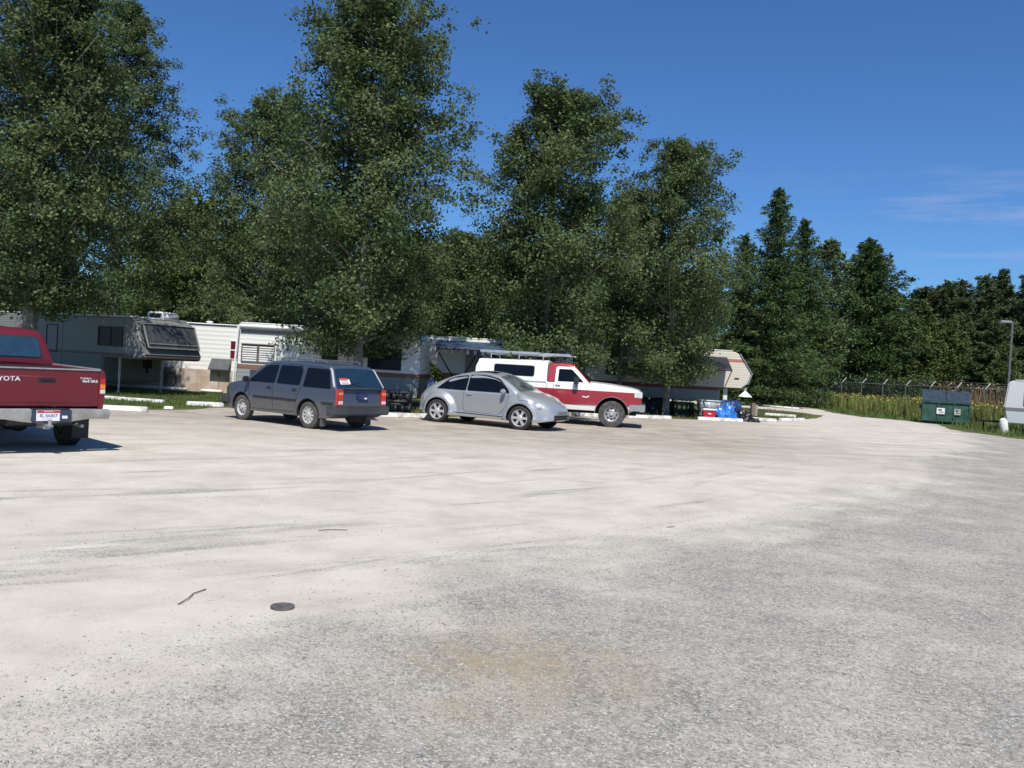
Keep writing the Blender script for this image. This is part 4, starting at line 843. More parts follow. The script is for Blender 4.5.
# valve cap and twigs in the gravel
t = thing('valve_cover', 'small round iron valve cover set in the pale dust of the lot', 'valve cover', (-1.36, 5.38, .004), .3)
bm = NB(); zlathe(bm, [(.075, 0), (.075, .014), (.062, .014), (.06, .010), (0, .010)], 0, 0, 32)
for k in range(5): box(bm, -.045, .045, -.042 + k * .02, -.034 + k * .02, .0095, .013)
obj('iron_ring', bm, mat('valve_iron', (.13, .12, .12), .7, .3, var=.3, scale=40), t)
for lab, pts in (('thin dry twig lying on the dust left of the valve cover', [(-1.99, 5.31, .01), (-1.97, 5.42, .018), (-1.985, 5.55, .014), (-1.95, 5.68, .01)]), ('small bent twig lying further off in the pale tracks', [(-1.69, 7.83, .008), (-1.57, 7.86, .018), (-1.44, 7.91, .01)]), ('dark sliver of bark on the dust at the gravel edge', [(1.72, 9.04, .008), (1.8, 9.06, .018)])):
    bm = NB(); tube(bm, pts, .0036, 5); o = obj('twig', bm, mat('twig_brown', (.06, .045, .035), .9)); tag(o, lab, 'twig')

# ------------------------------------------------------------------ ground, lot, road
def ground_nodes(name): 
    M = bpy.data.materials.new(name); M.use_nodes = True; n, l = M.node_tree.nodes, M.node_tree.links
    t = n.new('ShaderNodeTexCoord'); return M, n, l, t
def _math(n, l, op, a, b=None, c=None):
    q = n.new('ShaderNodeMath'); q.operation = op
    for i, v in enumerate((a, b, c)):
        if v is None: continue
        if isinstance(v, (int, float)): q.inputs[i].default_value = v
        else: l.new(v, q.inputs[i])
    return q.outputs[0]
def _noise(n, l, vec, scale, detail=5, rough=.55, dist=0):
    q = n.new('ShaderNodeTexNoise'); q.inputs['Scale'].default_value = scale; q.inputs['Detail'].default_value = detail; q.inputs['Roughness'].default_value = rough; q.inputs['Distortion'].default_value = dist; l.new(vec, q.inputs['Vector']); return q.outputs['Fac']
def _ramp(n, l, f, stops):
    q = n.new('ShaderNodeValToRGB'); e = q.color_ramp.elements
    while len(e) < len(stops): e.new(.5)
    for i, (p, c) in enumerate(stops): e[i].position = p; e[i].color = (*c, 1) if isinstance(c, tuple) else (c, c, c, 1)
    l.new(f, q.inputs[0]); return q.outputs[0]
def _mix(n, l, f, a, b, mode='MIX'):
    q = n.new('ShaderNodeMixRGB'); q.blend_type = mode
    for i, v in enumerate((f, a, b)):
        if isinstance(v, (int, float)): q.inputs[i].default_value = v if i == 0 else (v, v, v, 1)
        elif isinstance(v, tuple): q.inputs[i].default_value = (*v, 1)
        else: l.new(v, q.inputs[i])
    return q.outputs[0]
def _map(n, l, vec, rot, sc):
    q = n.new('ShaderNodeMapping'); q.vector_type = 'TEXTURE'; q.inputs['Rotation'].default_value = (0, 0, rot); q.inputs['Scale'].default_value = tuple(1 / k for k in sc); l.new(vec, q.inputs[0]); return q.outputs[0]
M, n, l, t = ground_nodes('gravel_lot_surface'); b = n['Principled BSDF']; b.inputs['Roughness'].default_value = .92; b.inputs['Specular IOR Level'].default_value = .2
V = t.outputs['Object']; sp = n.new('ShaderNodeSeparateXYZ'); l.new(V, sp.inputs[0]); X, Y = sp.outputs['X'], sp.outputs['Y']
# the tracks curve round a centre off to the left: radius and arc length are the pattern's two axes
ex = _math(n, l, 'ADD', X, 20.0); ey = _math(n, l, 'ADD', Y, -32.0)
rho = _math(n, l, 'SQRT', _math(n, l, 'ADD', _math(n, l, 'MULTIPLY', ex, ex), _math(n, l, 'MULTIPLY', ey, ey)))
arcl = _math(n, l, 'MULTIPLY', _math(n, l, 'ARCTAN2', ey, ex), 31.0)
cb = n.new('ShaderNodeCombineXYZ'); l.new(rho, cb.inputs[0]); l.new(arcl, cb.inputs[1]); PV = cb.outputs[0]
d = _math(n, l, 'ADD', _math(n, l, 'ADD', rho, -31.9), _math(n, l, 'MULTIPLY', _math(n, l, 'MAXIMUM', _math(n, l, 'ADD', Y, -20.0), 0.0), -.42))
d = _math(n, l, 'SUBTRACT', d, _math(n, l, 'MAXIMUM', _math(n, l, 'MULTIPLY_ADD', X, -.9, -.1), 0.0))
big = _noise(n, l, V, .55, 4, .6)
st1 = _map(n, l, PV, 0, (.75, .09, 1)); streak = _noise(n, l, st1, 2.0, 6, .62, .5)
st2 = _map(n, l, PV, 0, (1.7, .22, 1)); streak2 = _noise(n, l, st2, 1.6, 6, .68, .9)
st3 = _map(n, l, V, R(14), (.10, 1.0, 1)); streak3 = _noise(n, l, st3, 1.5, 5, .6, .3)
dd = _math(n, l, 'ADD', d, _math(n, l, 'MULTIPLY', _math(n, l, 'SUBTRACT', big, .5), 4.0))
dd = _math(n, l, 'ADD', dd, _math(n, l, 'MULTIPLY', _math(n, l, 'SUBTRACT', streak, .5), 3.0))
gravel = n.new('ShaderNodeMapRange'); gravel.inputs[1].default_value = -.9; gravel.inputs[2].default_value = 1.1; l.new(dd, gravel.inputs[0])
# fade of the bare gravel far to the right and in patches
patch = _ramp(n, l, _noise(n, l, V, .9, 5, .6), [(.42, 1.0), (.66, .5)])
G = _math(n, l, 'MULTIPLY', gravel.outputs[0], patch)
trk = _ramp(n, l, streak2, [(.44, 0.0), (.62, .85)]); trk = _mix(n, l, _ramp(n, l, streak, [(.44, 0.0), (.60, 1.0)]), 0.0, trk)
far = n.new('ShaderNodeMapRange'); far.inputs[1].default_value = 13; far.inputs[2].default_value = 20; l.new(Y, far.inputs[0])
trk2 = _ramp(n, l, streak3, [(.47, 0.0), (.66, .65)])
trk = _mix(n, l, far.outputs[0], trk, trk2)
G = _math(n, l, 'MAXIMUM', G, trk)
dust = _ramp(n, l, _noise(n, l, V, 1.3, 6, .65), [(.3, (.44, .395, .335)), (.55, (.545, .50, .432)), (.75, (.605, .56, .49))])
apron = n.new('ShaderNodeMapRange'); apron.inputs[1].default_value = 14.5; apron.inputs[2].default_value = 20.5; l.new(Y, apron.inputs[0])
lft = n.new('ShaderNodeMapRange'); lft.inputs[1].default_value = 11; lft.inputs[2].default_value = 5; l.new(X, lft.inputs[0])
dust = _mix(n, l, _math(n, l, 'MULTIPLY', apron.outputs[0], _math(n, l, 'MULTIPLY', lft.outputs[0], .9)), dust, _ramp(n, l, _noise(n, l, V, 1.1, 6, .65), [(.35, (.26, .22, .18)), (.65, (.43, .375, .315))]))
vor = n.new('ShaderNodeTexVoronoi'); vor.inputs['Scale'].default_value = 85; l.new(V, vor.inputs['Vector'])
vs = n.new('ShaderNodeSeparateColor'); l.new(vor.outputs['Color'], vs.inputs[0])
peb = _ramp(n, l, vs.outputs[0], [(0, (.115, .108, .094)), (.35, (.215, .204, .182)), (.75, (.325, .31, .278)), (1, (.64, .61, .55))])
vor2 = n.new('ShaderNodeTexVoronoi'); vor2.inputs['Scale'].default_value = 42; l.new(V, vor2.inputs['Vector']); vs2 = n.new('ShaderNodeSeparateColor'); l.new(vor2.outputs['Color'], vs2.inputs[0])
peb = _mix(n, l, .4, peb, _ramp(n, l, vs2.outputs[1], [(0, (.13, .125, .11)), (.5, (.25, .24, .215)), (1, (.50, .475, .43))]))
fine = _noise(n, l, V, 150, 4, .8)
cl = _ramp(n, l, _noise(n, l, V, 3.4, 7, .75), [(.38, 0.0), (.62, 1.0)])
peb = _mix(n, l, _math(n, l, 'MULTIPLY', cl, .36), peb, (.46, .425, .37))
brn = _ramp(n, l, _noise(n, l, V, .42, 4, .6, .4), [(.55, 0.0), (.72, .55)])
# tan patch near the middle foreground
pt = n.new('ShaderNodeVectorMath'); pt.operation = 'DISTANCE'; pt.inputs[1].default_value = (.15, 4.55, 0); l.new(V, pt.inputs[0])
tan = n.new('ShaderNodeMapRange'); tan.inputs[1].default_value = .95; tan.inputs[2].default_value = .1; l.new(_math(n, l, 'ADD', pt.outputs['Value'], _math(n, l, 'MULTIPLY', _math(n, l, 'SUBTRACT', _noise(n, l, V, 2.2, 5, .6), .5), 1.6)), tan.inputs[0])
G = _mix(n, l, _ramp(n, l, fine, [(.35, .0), (.65, .25)]), G, _math(n, l, 'MULTIPLY', G, .8))
fade = n.new('ShaderNodeMapRange'); fade.inputs[1].default_value = .2; fade.inputs[2].default_value = .85
l.new(_math(n, l, 'ADD', G, _math(n, l, 'MULTIPLY', _math(n, l, 'SUBTRACT', vs.outputs[1], .5), .45)), fade.inputs[0])
col = _mix(n, l, fade.outputs[0], dust, peb)
col = _mix(n, l, _math(n, l, 'MULTIPLY', tan.outputs[0], _math(n, l, 'MULTIPLY_ADD', cl, .55, .2)), col, (.33, .25, .15)); col = _mix(n, l, _math(n, l, 'MULTIPLY', brn, .35), col, (.37, .30, .24))
col = _mix(n, l, .35, col, _ramp(n, l, fine, [(.25, .25), (.5, .52), (.75, .85)]), 'OVERLAY')
l.new(col, b.inputs['Base Color'])
hgt = _math(n, l, 'ADD', _math(n, l, 'MULTIPLY', _math(n, l, 'SUBTRACT', 1.0, vor.outputs['Distance']), _math(n, l, 'MULTIPLY_ADD', fade.outputs[0], .9, .15)), _math(n, l, 'MULTIPLY', streak2, .6))
hgt = _math(n, l, 'ADD', hgt, _math(n, l, 'MULTIPLY', fine, .5))
bp = n.new('ShaderNodeBump'); bp.inputs['Strength'].default_value = .55; bp.inputs['Distance'].default_value = .012; l.new(hgt, bp.inputs['Height']); l.new(bp.outputs[0], b.inputs['Normal'])
LOTM = M
M, n, l, t = ground_nodes('grass_ground'); b = n['Principled BSDF']; b.inputs['Roughness'].default_value = .95; b.inputs['Specular IOR Level'].default_value = .1; V = t.outputs['Object']
c1 = _ramp(n, l, _noise(n, l, V, .8, 6, .65), [(.35, (.050, .075, .022)), (.55, (.085, .105, .035)), (.72, (.20, .165, .10))])
c2 = _ramp(n, l, _noise(n, l, V, 14, 5, .7), [(.3, .3), (.7, .75)]); c1 = _mix(n, l, .5, c1, c2, 'OVERLAY'); l.new(c1, b.inputs['Base Color'])
GRM = M
def sheet(name, pts, z, m, jit=0, seg=.5):
    out = []
    for (a, b_), (c, d_) in zip(pts, pts[1:] + pts[:1]):
        k = max(1, int(math.hypot(c - a, d_ - b_) / seg)) if jit else 1
        for i in range(k):
            x, y = a + (c - a) * i / k, b_ + (d_ - b_) * i / k
            if jit and max(abs(x), abs(y)) < 75: q = Vector((x * .9, y * .9, 3)); x += jit * pnoise(q) + jit * .5 * pnoise(q * 3.1); y += jit * pnoise(q + Vector((9, 4, 1))) + jit * .5 * pnoise(q * 3.1 + Vector((5, 5, 5)))
            out.append((x, y))
    bm = NB(); f = bm.faces.new([bm.verts.new((x, y, z)) for x, y in out]); bmesh.ops.triangulate(bm, faces=[f]); bmesh.ops.recalc_face_normals(bm, faces=bm.faces)
    o = obj(name, bm, m, None, smooth=False, recalc=False)
    if o.data.polygons[0].normal.z < 0: o.data.flip_normals()
    o['kind'] = 'structure'; return o
sheet('ground', [(-600, -300), (600, -300), (600, 900), (-600, 900)], 0, GRM)
LOT = [(-70, 19.0), (-11, 20.3), (-9.2, 21.0), (-8.4, 22.6), (-7.8, 24.2), (-3.9, 23.75), (-2.4, 24.7), (.0, 29.0), (2.3, 30.4), (4.4, 31.5), (5.8, 32.2), (7.3, 32.8), (8.9, 33.1), (10.7, 35.1), (12.6, 37.9), (14.6, 41), (16.4, 45.0), (15.8, 48.5), (13, 51.2), (10, 52.6), (0, 54), (-70, 58), (-70, 66), (0, 65), (10, 66), (17, 65), (20.2, 62), (20.0, 56), (18.8, 50), (18.9, 46.2), (20.4, 44.4), (20.9, 42.2), (19.7, 39), (18.8, 35.6), (19.2, 32.2), (24, 29.5), (70, 27), (70, -40), (-70, -40)]
sheet('gravel_lot', LOT, .004, LOTM, .28)

# ------------------------------------------------------------------ loose stones, grass, weeds
def mesh_np(name, verts, faces_n, m, parent=None, smooth=False):
    me = bpy.data.meshes.new(name); nv = len(verts); k = faces_n; nf = nv // k if isinstance(k, int) else len(k)
    me.vertices.add(nv); me.vertices.foreach_set('co', verts.astype(np.float32).ravel())
    idx = (np.arange(nv) if isinstance(k, int) else k.ravel()); per = k if isinstance(k, int) else k.shape[1]
    me.loops.add(len(idx)); me.loops.foreach_set('vertex_index', idx.astype(np.int32)); me.polygons.add(nf); me.polygons.foreach_set('loop_start', np.arange(0, nf * per, per, dtype=np.int32))
    me.update(calc_edges=True); me.validate()
    me.materials.append(m); o = bpy.data.objects.new(name, me); C.objects.link(o); o.parent = parent; return o
def inside(px, py, poly):
    r = np.zeros(len(px), bool); n_ = len(poly)
    for i in range(n_):
        x1, y1 = poly[i]; x2, y2 = poly[(i + 1) % n_]
        if y1 == y2: continue
        c = ((y1 > py) != (y2 > py)) & (px < (x2 - x1) * (py - y1) / (y2 - y1) + x1); r ^= c
    return r
def stones(name, N, ymin, ymax, smin, smax, m, bias):
    y = ymin + (ymax - ymin) * RNG.random(N) ** bias; x = (RNG.random(N) * 2 - 1) * (y * .68 + .6)
    dd = np.hypot(x + 20, y - 32) - 31.9 - np.maximum(0, -.9 * x - .1); keep = RNG.random(N) < np.clip(.12 + .5 * (dd + 1.1), .07, 1); x, y = x[keep], y[keep]; N = len(x)
    s = smin + (smax - smin) * RNG.random(N) ** 3.5
    base = np.array([(1, 0, 0), (-1, 0, 0), (0, 1, 0), (0, -1, 0), (0, 0, 1), (0, 0, -.6), (.62, .62, .45), (-.62, .6, .4), (-.6, -.65, .5), (.62, -.6, .4)], float)
    fc = np.array([(0, 6, 4), (6, 2, 4), (2, 7, 4), (7, 1, 4), (1, 8, 4), (8, 3, 4), (3, 9, 4), (9, 0, 4), (0, 2, 6), (2, 1, 7), (1, 3, 8), (3, 0, 9), (2, 0, 5), (1, 2, 5), (3, 1, 5), (0, 3, 5)])
    V_ = base[None] * (1 + .35 * (RNG.random((N, 10, 1)) - .5)) * s[:, None, None] * np.stack([.7 + .6 * RNG.random(N), .7 + .6 * RNG.random(N), .35 + .35 * RNG.random(N)], 1)[:, None, :]
    a = RNG.random(N) * 6.283; ca, sa = np.cos(a)[:, None], np.sin(a)[:, None]; vx = V_[:, :, 0] * ca - V_[:, :, 1] * sa; vy = V_[:, :, 0] * sa + V_[:, :, 1] * ca
    V_ = np.stack([vx + x[:, None], vy + y[:, None], V_[:, :, 2] + .004 + s[:, None] * .12], 2)
    F = (fc[None] + (np.arange(N) * 10)[:, None, None]).reshape(-1, 3)
    o = mesh_np(name, V_.reshape(-1, 3), F, m); o['kind'] = 'stuff'; o['label'] = 'loose gravel stones scattered over the lot'; return o
STN = mat('loose_stone', (.36, .345, .31), .9, var=.1, scale=3, island=.5)
stones('loose_gravel', 90000, 2.6, 15, .0028, .009, STN, 1.5)
def blades(name, poly, N, h0, h1, w_, m, label, lean=.35, dens=None):
    xs = [p[0] for p in poly]; ys = [p[1] for p in poly]; x = RNG.uniform(min(xs), max(xs), N); y = RNG.uniform(min(ys), max(ys), N); k = inside(x, y, poly)
    if dens: k &= np.array([RNG.random() < dens(a, b_) for a, b_ in zip(x, y)])
    x, y = x[k], y[k]; N = len(x); h = RNG.uniform(h0, h1, N); a = RNG.random(N) * 6.283; wv = w_ * RNG.uniform(.6, 1.4, N); la = RNG.random(N) * 6.283; ll = lean * h * RNG.random(N)
    dx, dy = np.cos(a) * wv / 2, np.sin(a) * wv / 2; tx, ty = x + np.cos(la) * ll, y + np.sin(la) * ll
    v = np.stack([np.stack([x - dx, y - dy, np.zeros(N)], 1), np.stack([x + dx, y + dy, np.zeros(N)], 1), np.stack([tx + dx * .25, ty + dy * .25, h], 1), np.stack([tx - dx * .25, ty - dy * .25, h], 1)], 1)
    o = mesh_np(name, v.reshape(-1, 3), 4, m); o['kind'] = 'stuff'; o['label'] = label; return o
GRS = mat('grass_blade', (.12, .165, .05), .7, var=.3, scale=1.5, island=.35, spec=.2, trans=.3); DRY = mat('dry_grass_blade', (.28, .24, .12), .8, var=.25, scale=1, island=.35, spec=.2, trans=.3)
LAWN = [(-15, 21.5), (-9.3, 21.6), (-8.0, 24.6), (-7.6, 26.4), (-9.5, 30.5), (-15, 31.3)]
blades('lawn_grass', LAWN, 26000, .03, .10, .02, GRS, 'short mown grass between the trailers')
ISL = [(7.2, 33.2), (9.0, 33.4), (10.7, 35.5), (12.6, 38.4), (14.4, 41.5), (15.8, 45), (15.2, 48), (12, 51), (6, 52), (2, 50), (0, 32), (4, 32.2)]
blades('island_grass', ISL, 22000, .03, .12, .03, mat('island_grass_blade', (.15, .15, .06), .8, var=.4, scale=.8, island=.4, spec=.2, trans=.25), 'thin dry grass on the island')
blades('edge_weeds', [(-2.6, 25), (0, 28.6), (3.6, 30.6), (4.5, 31), (4.2, 31.6), (1, 30.6), (-1, 28.9), (-3.2, 25.6)], 4000, .06, .28, .03, DRY, 'dry weeds along the lot edge')
VERGE = [(19.6, 35.4), (20.2, 33), (24, 30.2), (60, 28.5), (60, 60), (40, 72), (27.5, 74), (21, 72), (20.9, 61), (20.6, 56), (19.4, 50), (19.5, 46.6), (21, 44.6), (21.6, 42.2), (20.3, 39)]
blades('verge_grass', VERGE, 60000, .08, .28, .05, GRS, 'green verge grass beyond the road')
def lat(x, y):      # distance in front of the fence line
    return ((fa.x - x) * (fb.y - fa.y) - (fa.y - y) * (fb.x - fa.x)) / (fb - fa).length
MEAD = [(21.8, 47), (22.8, 44.5), (25, 40.5), (30, 39), (60, 40), (60, 80), (30, 84), (23.5, 76), (21.6, 66)]
blades('meadow_weeds', MEAD, 60000, .3, 1.05, .07, mat('weed_stem', (.17, .19, .06), .8, var=.45, scale=.5, island=.45, spec=.2, trans=.3), 'tall mixed weeds in front of the fence', .3)
blades('brown_weeds', [(34.5, 57), (60, 46), (60, 90), (37, 84)], 9000, 1.1, 2.2, .10, mat('brown_weed_stem', (.24, .16, .09), .85, var=.4, scale=.5, island=.4, spec=.2, trans=.2), 'tall reddish brown weeds beyond the fence', .25)
def flowers(poly, N, z0, z1, s, m, name, label):
    xs = [p[0] for p in poly]; ys = [p[1] for p in poly]; x = RNG.uniform(min(xs), max(xs), N); y = RNG.uniform(min(ys), max(ys), N); k = inside(x, y, poly)
    pn = np.array([pnoise(Vector((a * .35, b_ * .35, 2))) for a, b_ in zip(x, y)]); k &= pn > RNG.uniform(-.25, .35, N); x, y = x[k], y[k]; N = len(x)
    c = np.stack([x, y, RNG.uniform(z0, z1, N)], 1); d1 = RNG.normal(size=(N, 3)); d1 /= np.linalg.norm(d1, axis=1)[:, None]; d2 = np.cross(d1, RNG.normal(size=(N, 3))); d2 /= np.linalg.norm(d2, axis=1)[:, None]
    v = np.stack([c - d1 * s, c + d2 * s * .6, c + d1 * s, c - d2 * s * .6], 1); o = mesh_np(name, v.reshape(-1, 3), 4, m); o['kind'] = 'stuff'; o['label'] = label
flowers(MEAD, 15000, .7, 1.12, .07, mat('goldenrod_yellow', (.42, .35, .07), .8, island=.2, trans=.2), 'goldenrod_flowers', 'yellow flower heads over the weeds')
flowers([(34, 56), (60, 46), (60, 90), (35, 84)], 9000, 1.5, 2.5, .10, mat('seed_head_pink', (.42, .22, .16), .9, island=.3, trans=.2), 'seed_heads', 'rusty seed heads beyond the fence')

# ------------------------------------------------------------------ trees
BARK = mat('poplar_bark', (.20, .19, .165), .9, var=.35, scale=7, bump=.6, bscale=18); BARKC = mat('conifer_bark', (.09, .065, .05), .95, var=.3, scale=7, bump=.6, bscale=18)
def leafm(name, c1, c2, trans=.30, rough=.6, spec=.22, sc=.9): return mat(name, c1, rough, col2=c2, lo=.35, hi=.68, scale=sc, island=.38, trans=trans, spec=spec)
LEAF1 = leafm('poplar_leaf', (.068, .112, .040), (.135, .172, .070)); LEAF2 = leafm('birch_leaf', (.085, .13, .035), (.13, .17, .055)); LEAF3 = leafm('conifer_needles', (.040, .078, .022), (.082, .125, .036), .12, .6, .3)
LEAF4 = leafm('pine_needles', (.070, .110, .030), (.12, .15, .045), .15, .6, .3); LEAF5 = leafm('bluish_needles', (.046, .078, .028), (.088, .118, .044), .12, .6, .3)
def leaf_quads(c, size, updir=.55, aspect=.62, outward=None):
    N = len(c); nrm = RNG.normal(size=(N, 3)); nrm[:, 2] += updir
    if outward is not None: nrm += outward * .6
    nrm /= np.linalg.norm(nrm, axis=1)[:, None]; t_ = np.cross(nrm, RNG.normal(size=(N, 3))); t_ /= np.linalg.norm(t_, axis=1)[:, None]; b_ = np.cross(nrm, t_)
    s = size * RNG.uniform(.5, 1.55, N)[:, None]
    return np.stack([c - t_ * s, c + b_ * s * aspect - t_ * s * .15, c + t_ * s * 1.1, c - b_ * s * aspect - t_ * s * .15], 1).reshape(-1, 3)
def crown_r(t_, t0, tm, p_=2.2):
    if t_ < tm: return .58 + .42 * sstep(t0, tm, t_)
    return max(.05, (1 - ((t_ - tm) / (1 - tm)) ** p_)) ** .85
def leafy_tree(label, x, y, h, rad, nleaf=46000, leaf=.044, base=1.9, lm=None, seed=0, tops=((0, 0, 1),), group='broad leaved trees along the trailer row', name='poplar_tree', ncl=900, tm=.38, pw=2.2, spread=.30, lean=0):
    global RNG
    RNG = np.random.default_rng(100 + seed); rs = random.Random(seed)
    root = thing(name, label, 'tree', (x, y, 0), rs.uniform(0, 6), group); bm = NB(); cl = []
    def trunkpt(t_, o): w = .12 * math.sin(t_ * 5 + seed); return Vector((w * t_ + o[0] * t_, w * .7 * t_ + o[1] * t_, h * o[2] * t_))
    per = ncl // len(tops)
    for ti, o in enumerate(tops):
        r0_ = .012 * h * (1 if ti == 0 else .6); pts = [trunkpt(k / 14, o) for k in range(15)]; tube(bm, pts, [max(.012, r0_ * (1 - (k / 14)) ** .8 * (1.25 if k == 0 else 1)) for k in range(15)], 9)
        n_br = int(74 * h / 12)
        for i in range(n_br):
            t_ = (base / (h * o[2])) + (1 - base / (h * o[2])) * ((i + rs.random()) / n_br) ** .92; a = i * 2.399 + rs.uniform(-.4, .4)
            L = rad * crown_r(t_, base / h, tm, pw) * rs.uniform(.68, 1.12) * (1 if len(tops) == 1 else .72); el = .15 + .75 * t_ + rs.uniform(-.12, .2)
            p0 = trunkpt(max(.03, t_ - .05), o); dr = Vector((math.cos(a) * math.cos(el), math.sin(a) * math.cos(el), math.sin(el))); LL = L / max(.35, math.cos(el)); LL = min(LL, L * 1.5)
            P_ = [p0 + dr * LL * q + Vector((0, 0, .12 * L * q * q * (1 if t_ > .3 else -1.6))) for q in (0, .3, .6, .85, 1)]
            tube(bm, P_, [max(.008, r0_ * .36 * (1 - t_ * .6) * (1 - q * .85)) for q in (0, .3, .6, .85, 1)], 5)
            k = max(4, int(per / n_br * (.5 + L / rad)))
            for _ in range(k):
                q = rs.uniform(.22, 1.05) ** .8; j = min(3, int(q * 4)); pp = p0 + dr * LL * q + Vector((0, 0, .12 * L * q * q * (1 if t_ > .3 else -1.6))); s_ = spread * (.55 + .5 * (1 - t_)) * (1.1 if q < .7 else .85)
                off = Vector((rs.gauss(0, .5), rs.gauss(0, .5), rs.gauss(0, .35))) * L * .34; pe = pp + off
                cl.append((pe.x, pe.y, max(base * .85, pe.z), s_))
                if rs.random() < .12: tube(bm, [pp, pe], [.012, .005], 3, cap=False)
    obj('trunk', bm, BARK, root); cl = np.array(cl); per = max(8, int(nleaf / len(cl))); c = np.repeat(cl, per, 0); N = len(c)
    g = RNG.normal(size=(N, 3)); g *= (c[:, 3] * .8)[:, None]; g[:, 2] *= .75; P3 = c[:, :3] + g; P3[:, 2] = np.maximum(P3[:, 2], base * .75)
    ow = P3 - np.array([0, 0, h * .45]); ow /= np.linalg.norm(ow, axis=1)[:, None] + 1e-6
    mesh_np('crown', leaf_quads(P3, leaf, .55, .68, ow), 4, lm or LEAF1, root); return root
def conifer(label, x, y, h, rad, n=26000, lm=None, seed=0, shape=1.0, base=.4, group='conifers beyond the road', tier=.42, ls=.16, bushy=.0, name='conifer_tree', gap=0):
    global RNG
    RNG = np.random.default_rng(500 + seed); rs = random.Random(seed + 50)
    root = thing(name, label, 'tree', (x, y, 0), 0, group); bm = NB(); tube(bm, [(0, 0, 0), (.05, .03, h * .5), (0, 0, h)], [.016 * h, .009 * h, .01], 8); cs = []; z = base; i = 0
    while z < h - .1:
        t_ = (z - base) / (h - base); rr = rad * (.04 + .96 * (1 - t_) ** shape) * (1 - bushy * .0) * (.75 + .25 * sstep(0, .15, t_)); nb = 5 + int(3 * (1 - t_)) 
        for k in range(nb):
            a = i * .7 + k * 6.283 / nb + rs.uniform(-.3, .3); L = rr * rs.uniform(.62, 1.14) + .05
            if gap and rs.random() < gap: L *= .55
            dz = -.22 * L * (1 - t_) + .25 * L * t_ + rs.uniform(-.1, .1); P_ = [Vector((math.cos(a) * L * q, math.sin(a) * L * q, z + dz * q + .12 * L * q * q)) for q in (0, .5, 1)]
            tube(bm, P_, [.03 * (1 - t_) + .012, .015, .006], 4, cap=False); m_ = max(3, int(L / .14))
            for j in range(m_):
                q = (j + rs.random()) / m_; w_ = (1 - q * .75) * L * (.30 + bushy * .2)
                for _ in range(3 if bushy else 2):
                    s_ = rs.uniform(-1, 1) * w_; cs.append((math.cos(a) * L * q - math.sin(a) * s_, math.sin(a) * L * q + math.cos(a) * s_, z + dz * q + .12 * L * q * q - abs(s_) * .18 + rs.gauss(0, .05 + bushy * .2), math.cos(a), math.sin(a)))
        z += tier * (1.15 - .55 * t_) * rs.uniform(.8, 1.2); i += 1
    for _ in range(40): zz = rs.uniform(.0, .8); cs.append((rs.gauss(0, .05), rs.gauss(0, .05), h - zz, 0, 0))
    obj('trunk', bm, BARKC, root); cs = np.array(cs); per = max(2, int(n / len(cs))); c = np.repeat(cs, per, 0); N = len(c)
    p3 = c[:, :3] + RNG.normal(size=(N, 3)) * np.array([.13, .13, .07 + bushy * .05]) * (.35 + .65 * np.clip((h - c[:, 2:3]) / (h * .3), 0, 1)); d1 = np.stack([c[:, 3], c[:, 4], np.zeros(N)], 1) + RNG.normal(size=(N, 3)) * .6; d1[:, 2] += .1 - .25 * (1 - bushy); d1 /= np.linalg.norm(d1, axis=1)[:, None]
    d2 = np.cross(d1, RNG.normal(size=(N, 3))); d2 /= np.linalg.norm(d2, axis=1)[:, None]; s = ls * RNG.uniform(.6, 1.3, N)[:, None]
    v = np.stack([p3 - d1 * s * .5, p3 + d2 * s * .22, p3 + d1 * s, p3 - d2 * s * .22], 1).reshape(-1, 3); v[:, 2] = np.maximum(v[:, 2], .05)
    mesh_np('crown', v, 4, lm or LEAF3, root); return root
def copy_tree(src, x, y, sc, rz, label, group=None, scz=None, lm=None):
    r = src.copy(); C.objects.link(r); r.location = (x, y, 0); r.scale = (sc, sc, scz or sc); r.rotation_euler = (0, 0, rz); r['label'] = label
    if group: r['group'] = group
    for ch in [o for o in src.children]:
        c = ch.copy(); C.objects.link(c); c.parent = r
    return r
# the big row along the lot
leafy_tree('huge poplar overhanging the red pickup and the grey fifth wheel', -13.9, 24.6, 14.6, 3.3, 115000, seed=1, base=2.9, ncl=1500, tops=((0, 0, 1), (1.0, .4, .86)))
leafy_tree('tall poplar rising behind the huge one, spreading over the fifth wheel nose', -16.5, 35.5, 16.2, 2.8, 85000, seed=2, base=2.4)
leafy_tree('tall pointed poplar standing directly behind the dark estate car', -4.6, 25.5, 13.2, 2.8, 125000, seed=3, base=2.2, ncl=1700, pw=1.85, tm=.38)
leafy_tree('lower rounded poplar crowding the pointed one behind the white trailer', -10.3, 35.2, 12.1, 3.1, 85000, seed=4, base=2.4, tm=.38, pw=2.3)
leafy_tree('blunt topped poplar behind the camper shell pickup', 1.0, 28.0, 10.9, 2.5, 100000, seed=5, base=2.3, tm=.40, pw=2.15)
leafy_tree('poplar with ragged top shading the cream fifth wheel', 6.2, 34.4, 11.3, 2.75, 95000, seed=6, base=1.7, pw=1.9, tm=.34)
leafy_tree('slim poplar squeezed between the blunt topped and the ragged topped poplars', 4.7, 37.6, 9.8, 2.0, 55000, seed=7, base=2.9)
leafy_tree('low poplar showing in the gap between the pointed and the blunt topped ones', -2.3, 37.5, 7.4, 2.0, 45000, seed=8, base=1.6)
b1_ = leafy_tree('pale green leafy tree behind the fifth wheel air conditioner', -17.5, 47, 9.6, 3.2, 26000, .085, seed=9, base=.8, lm=LEAF2, group='leafy trees behind the trailers', name='leafy_tree', ncl=500)
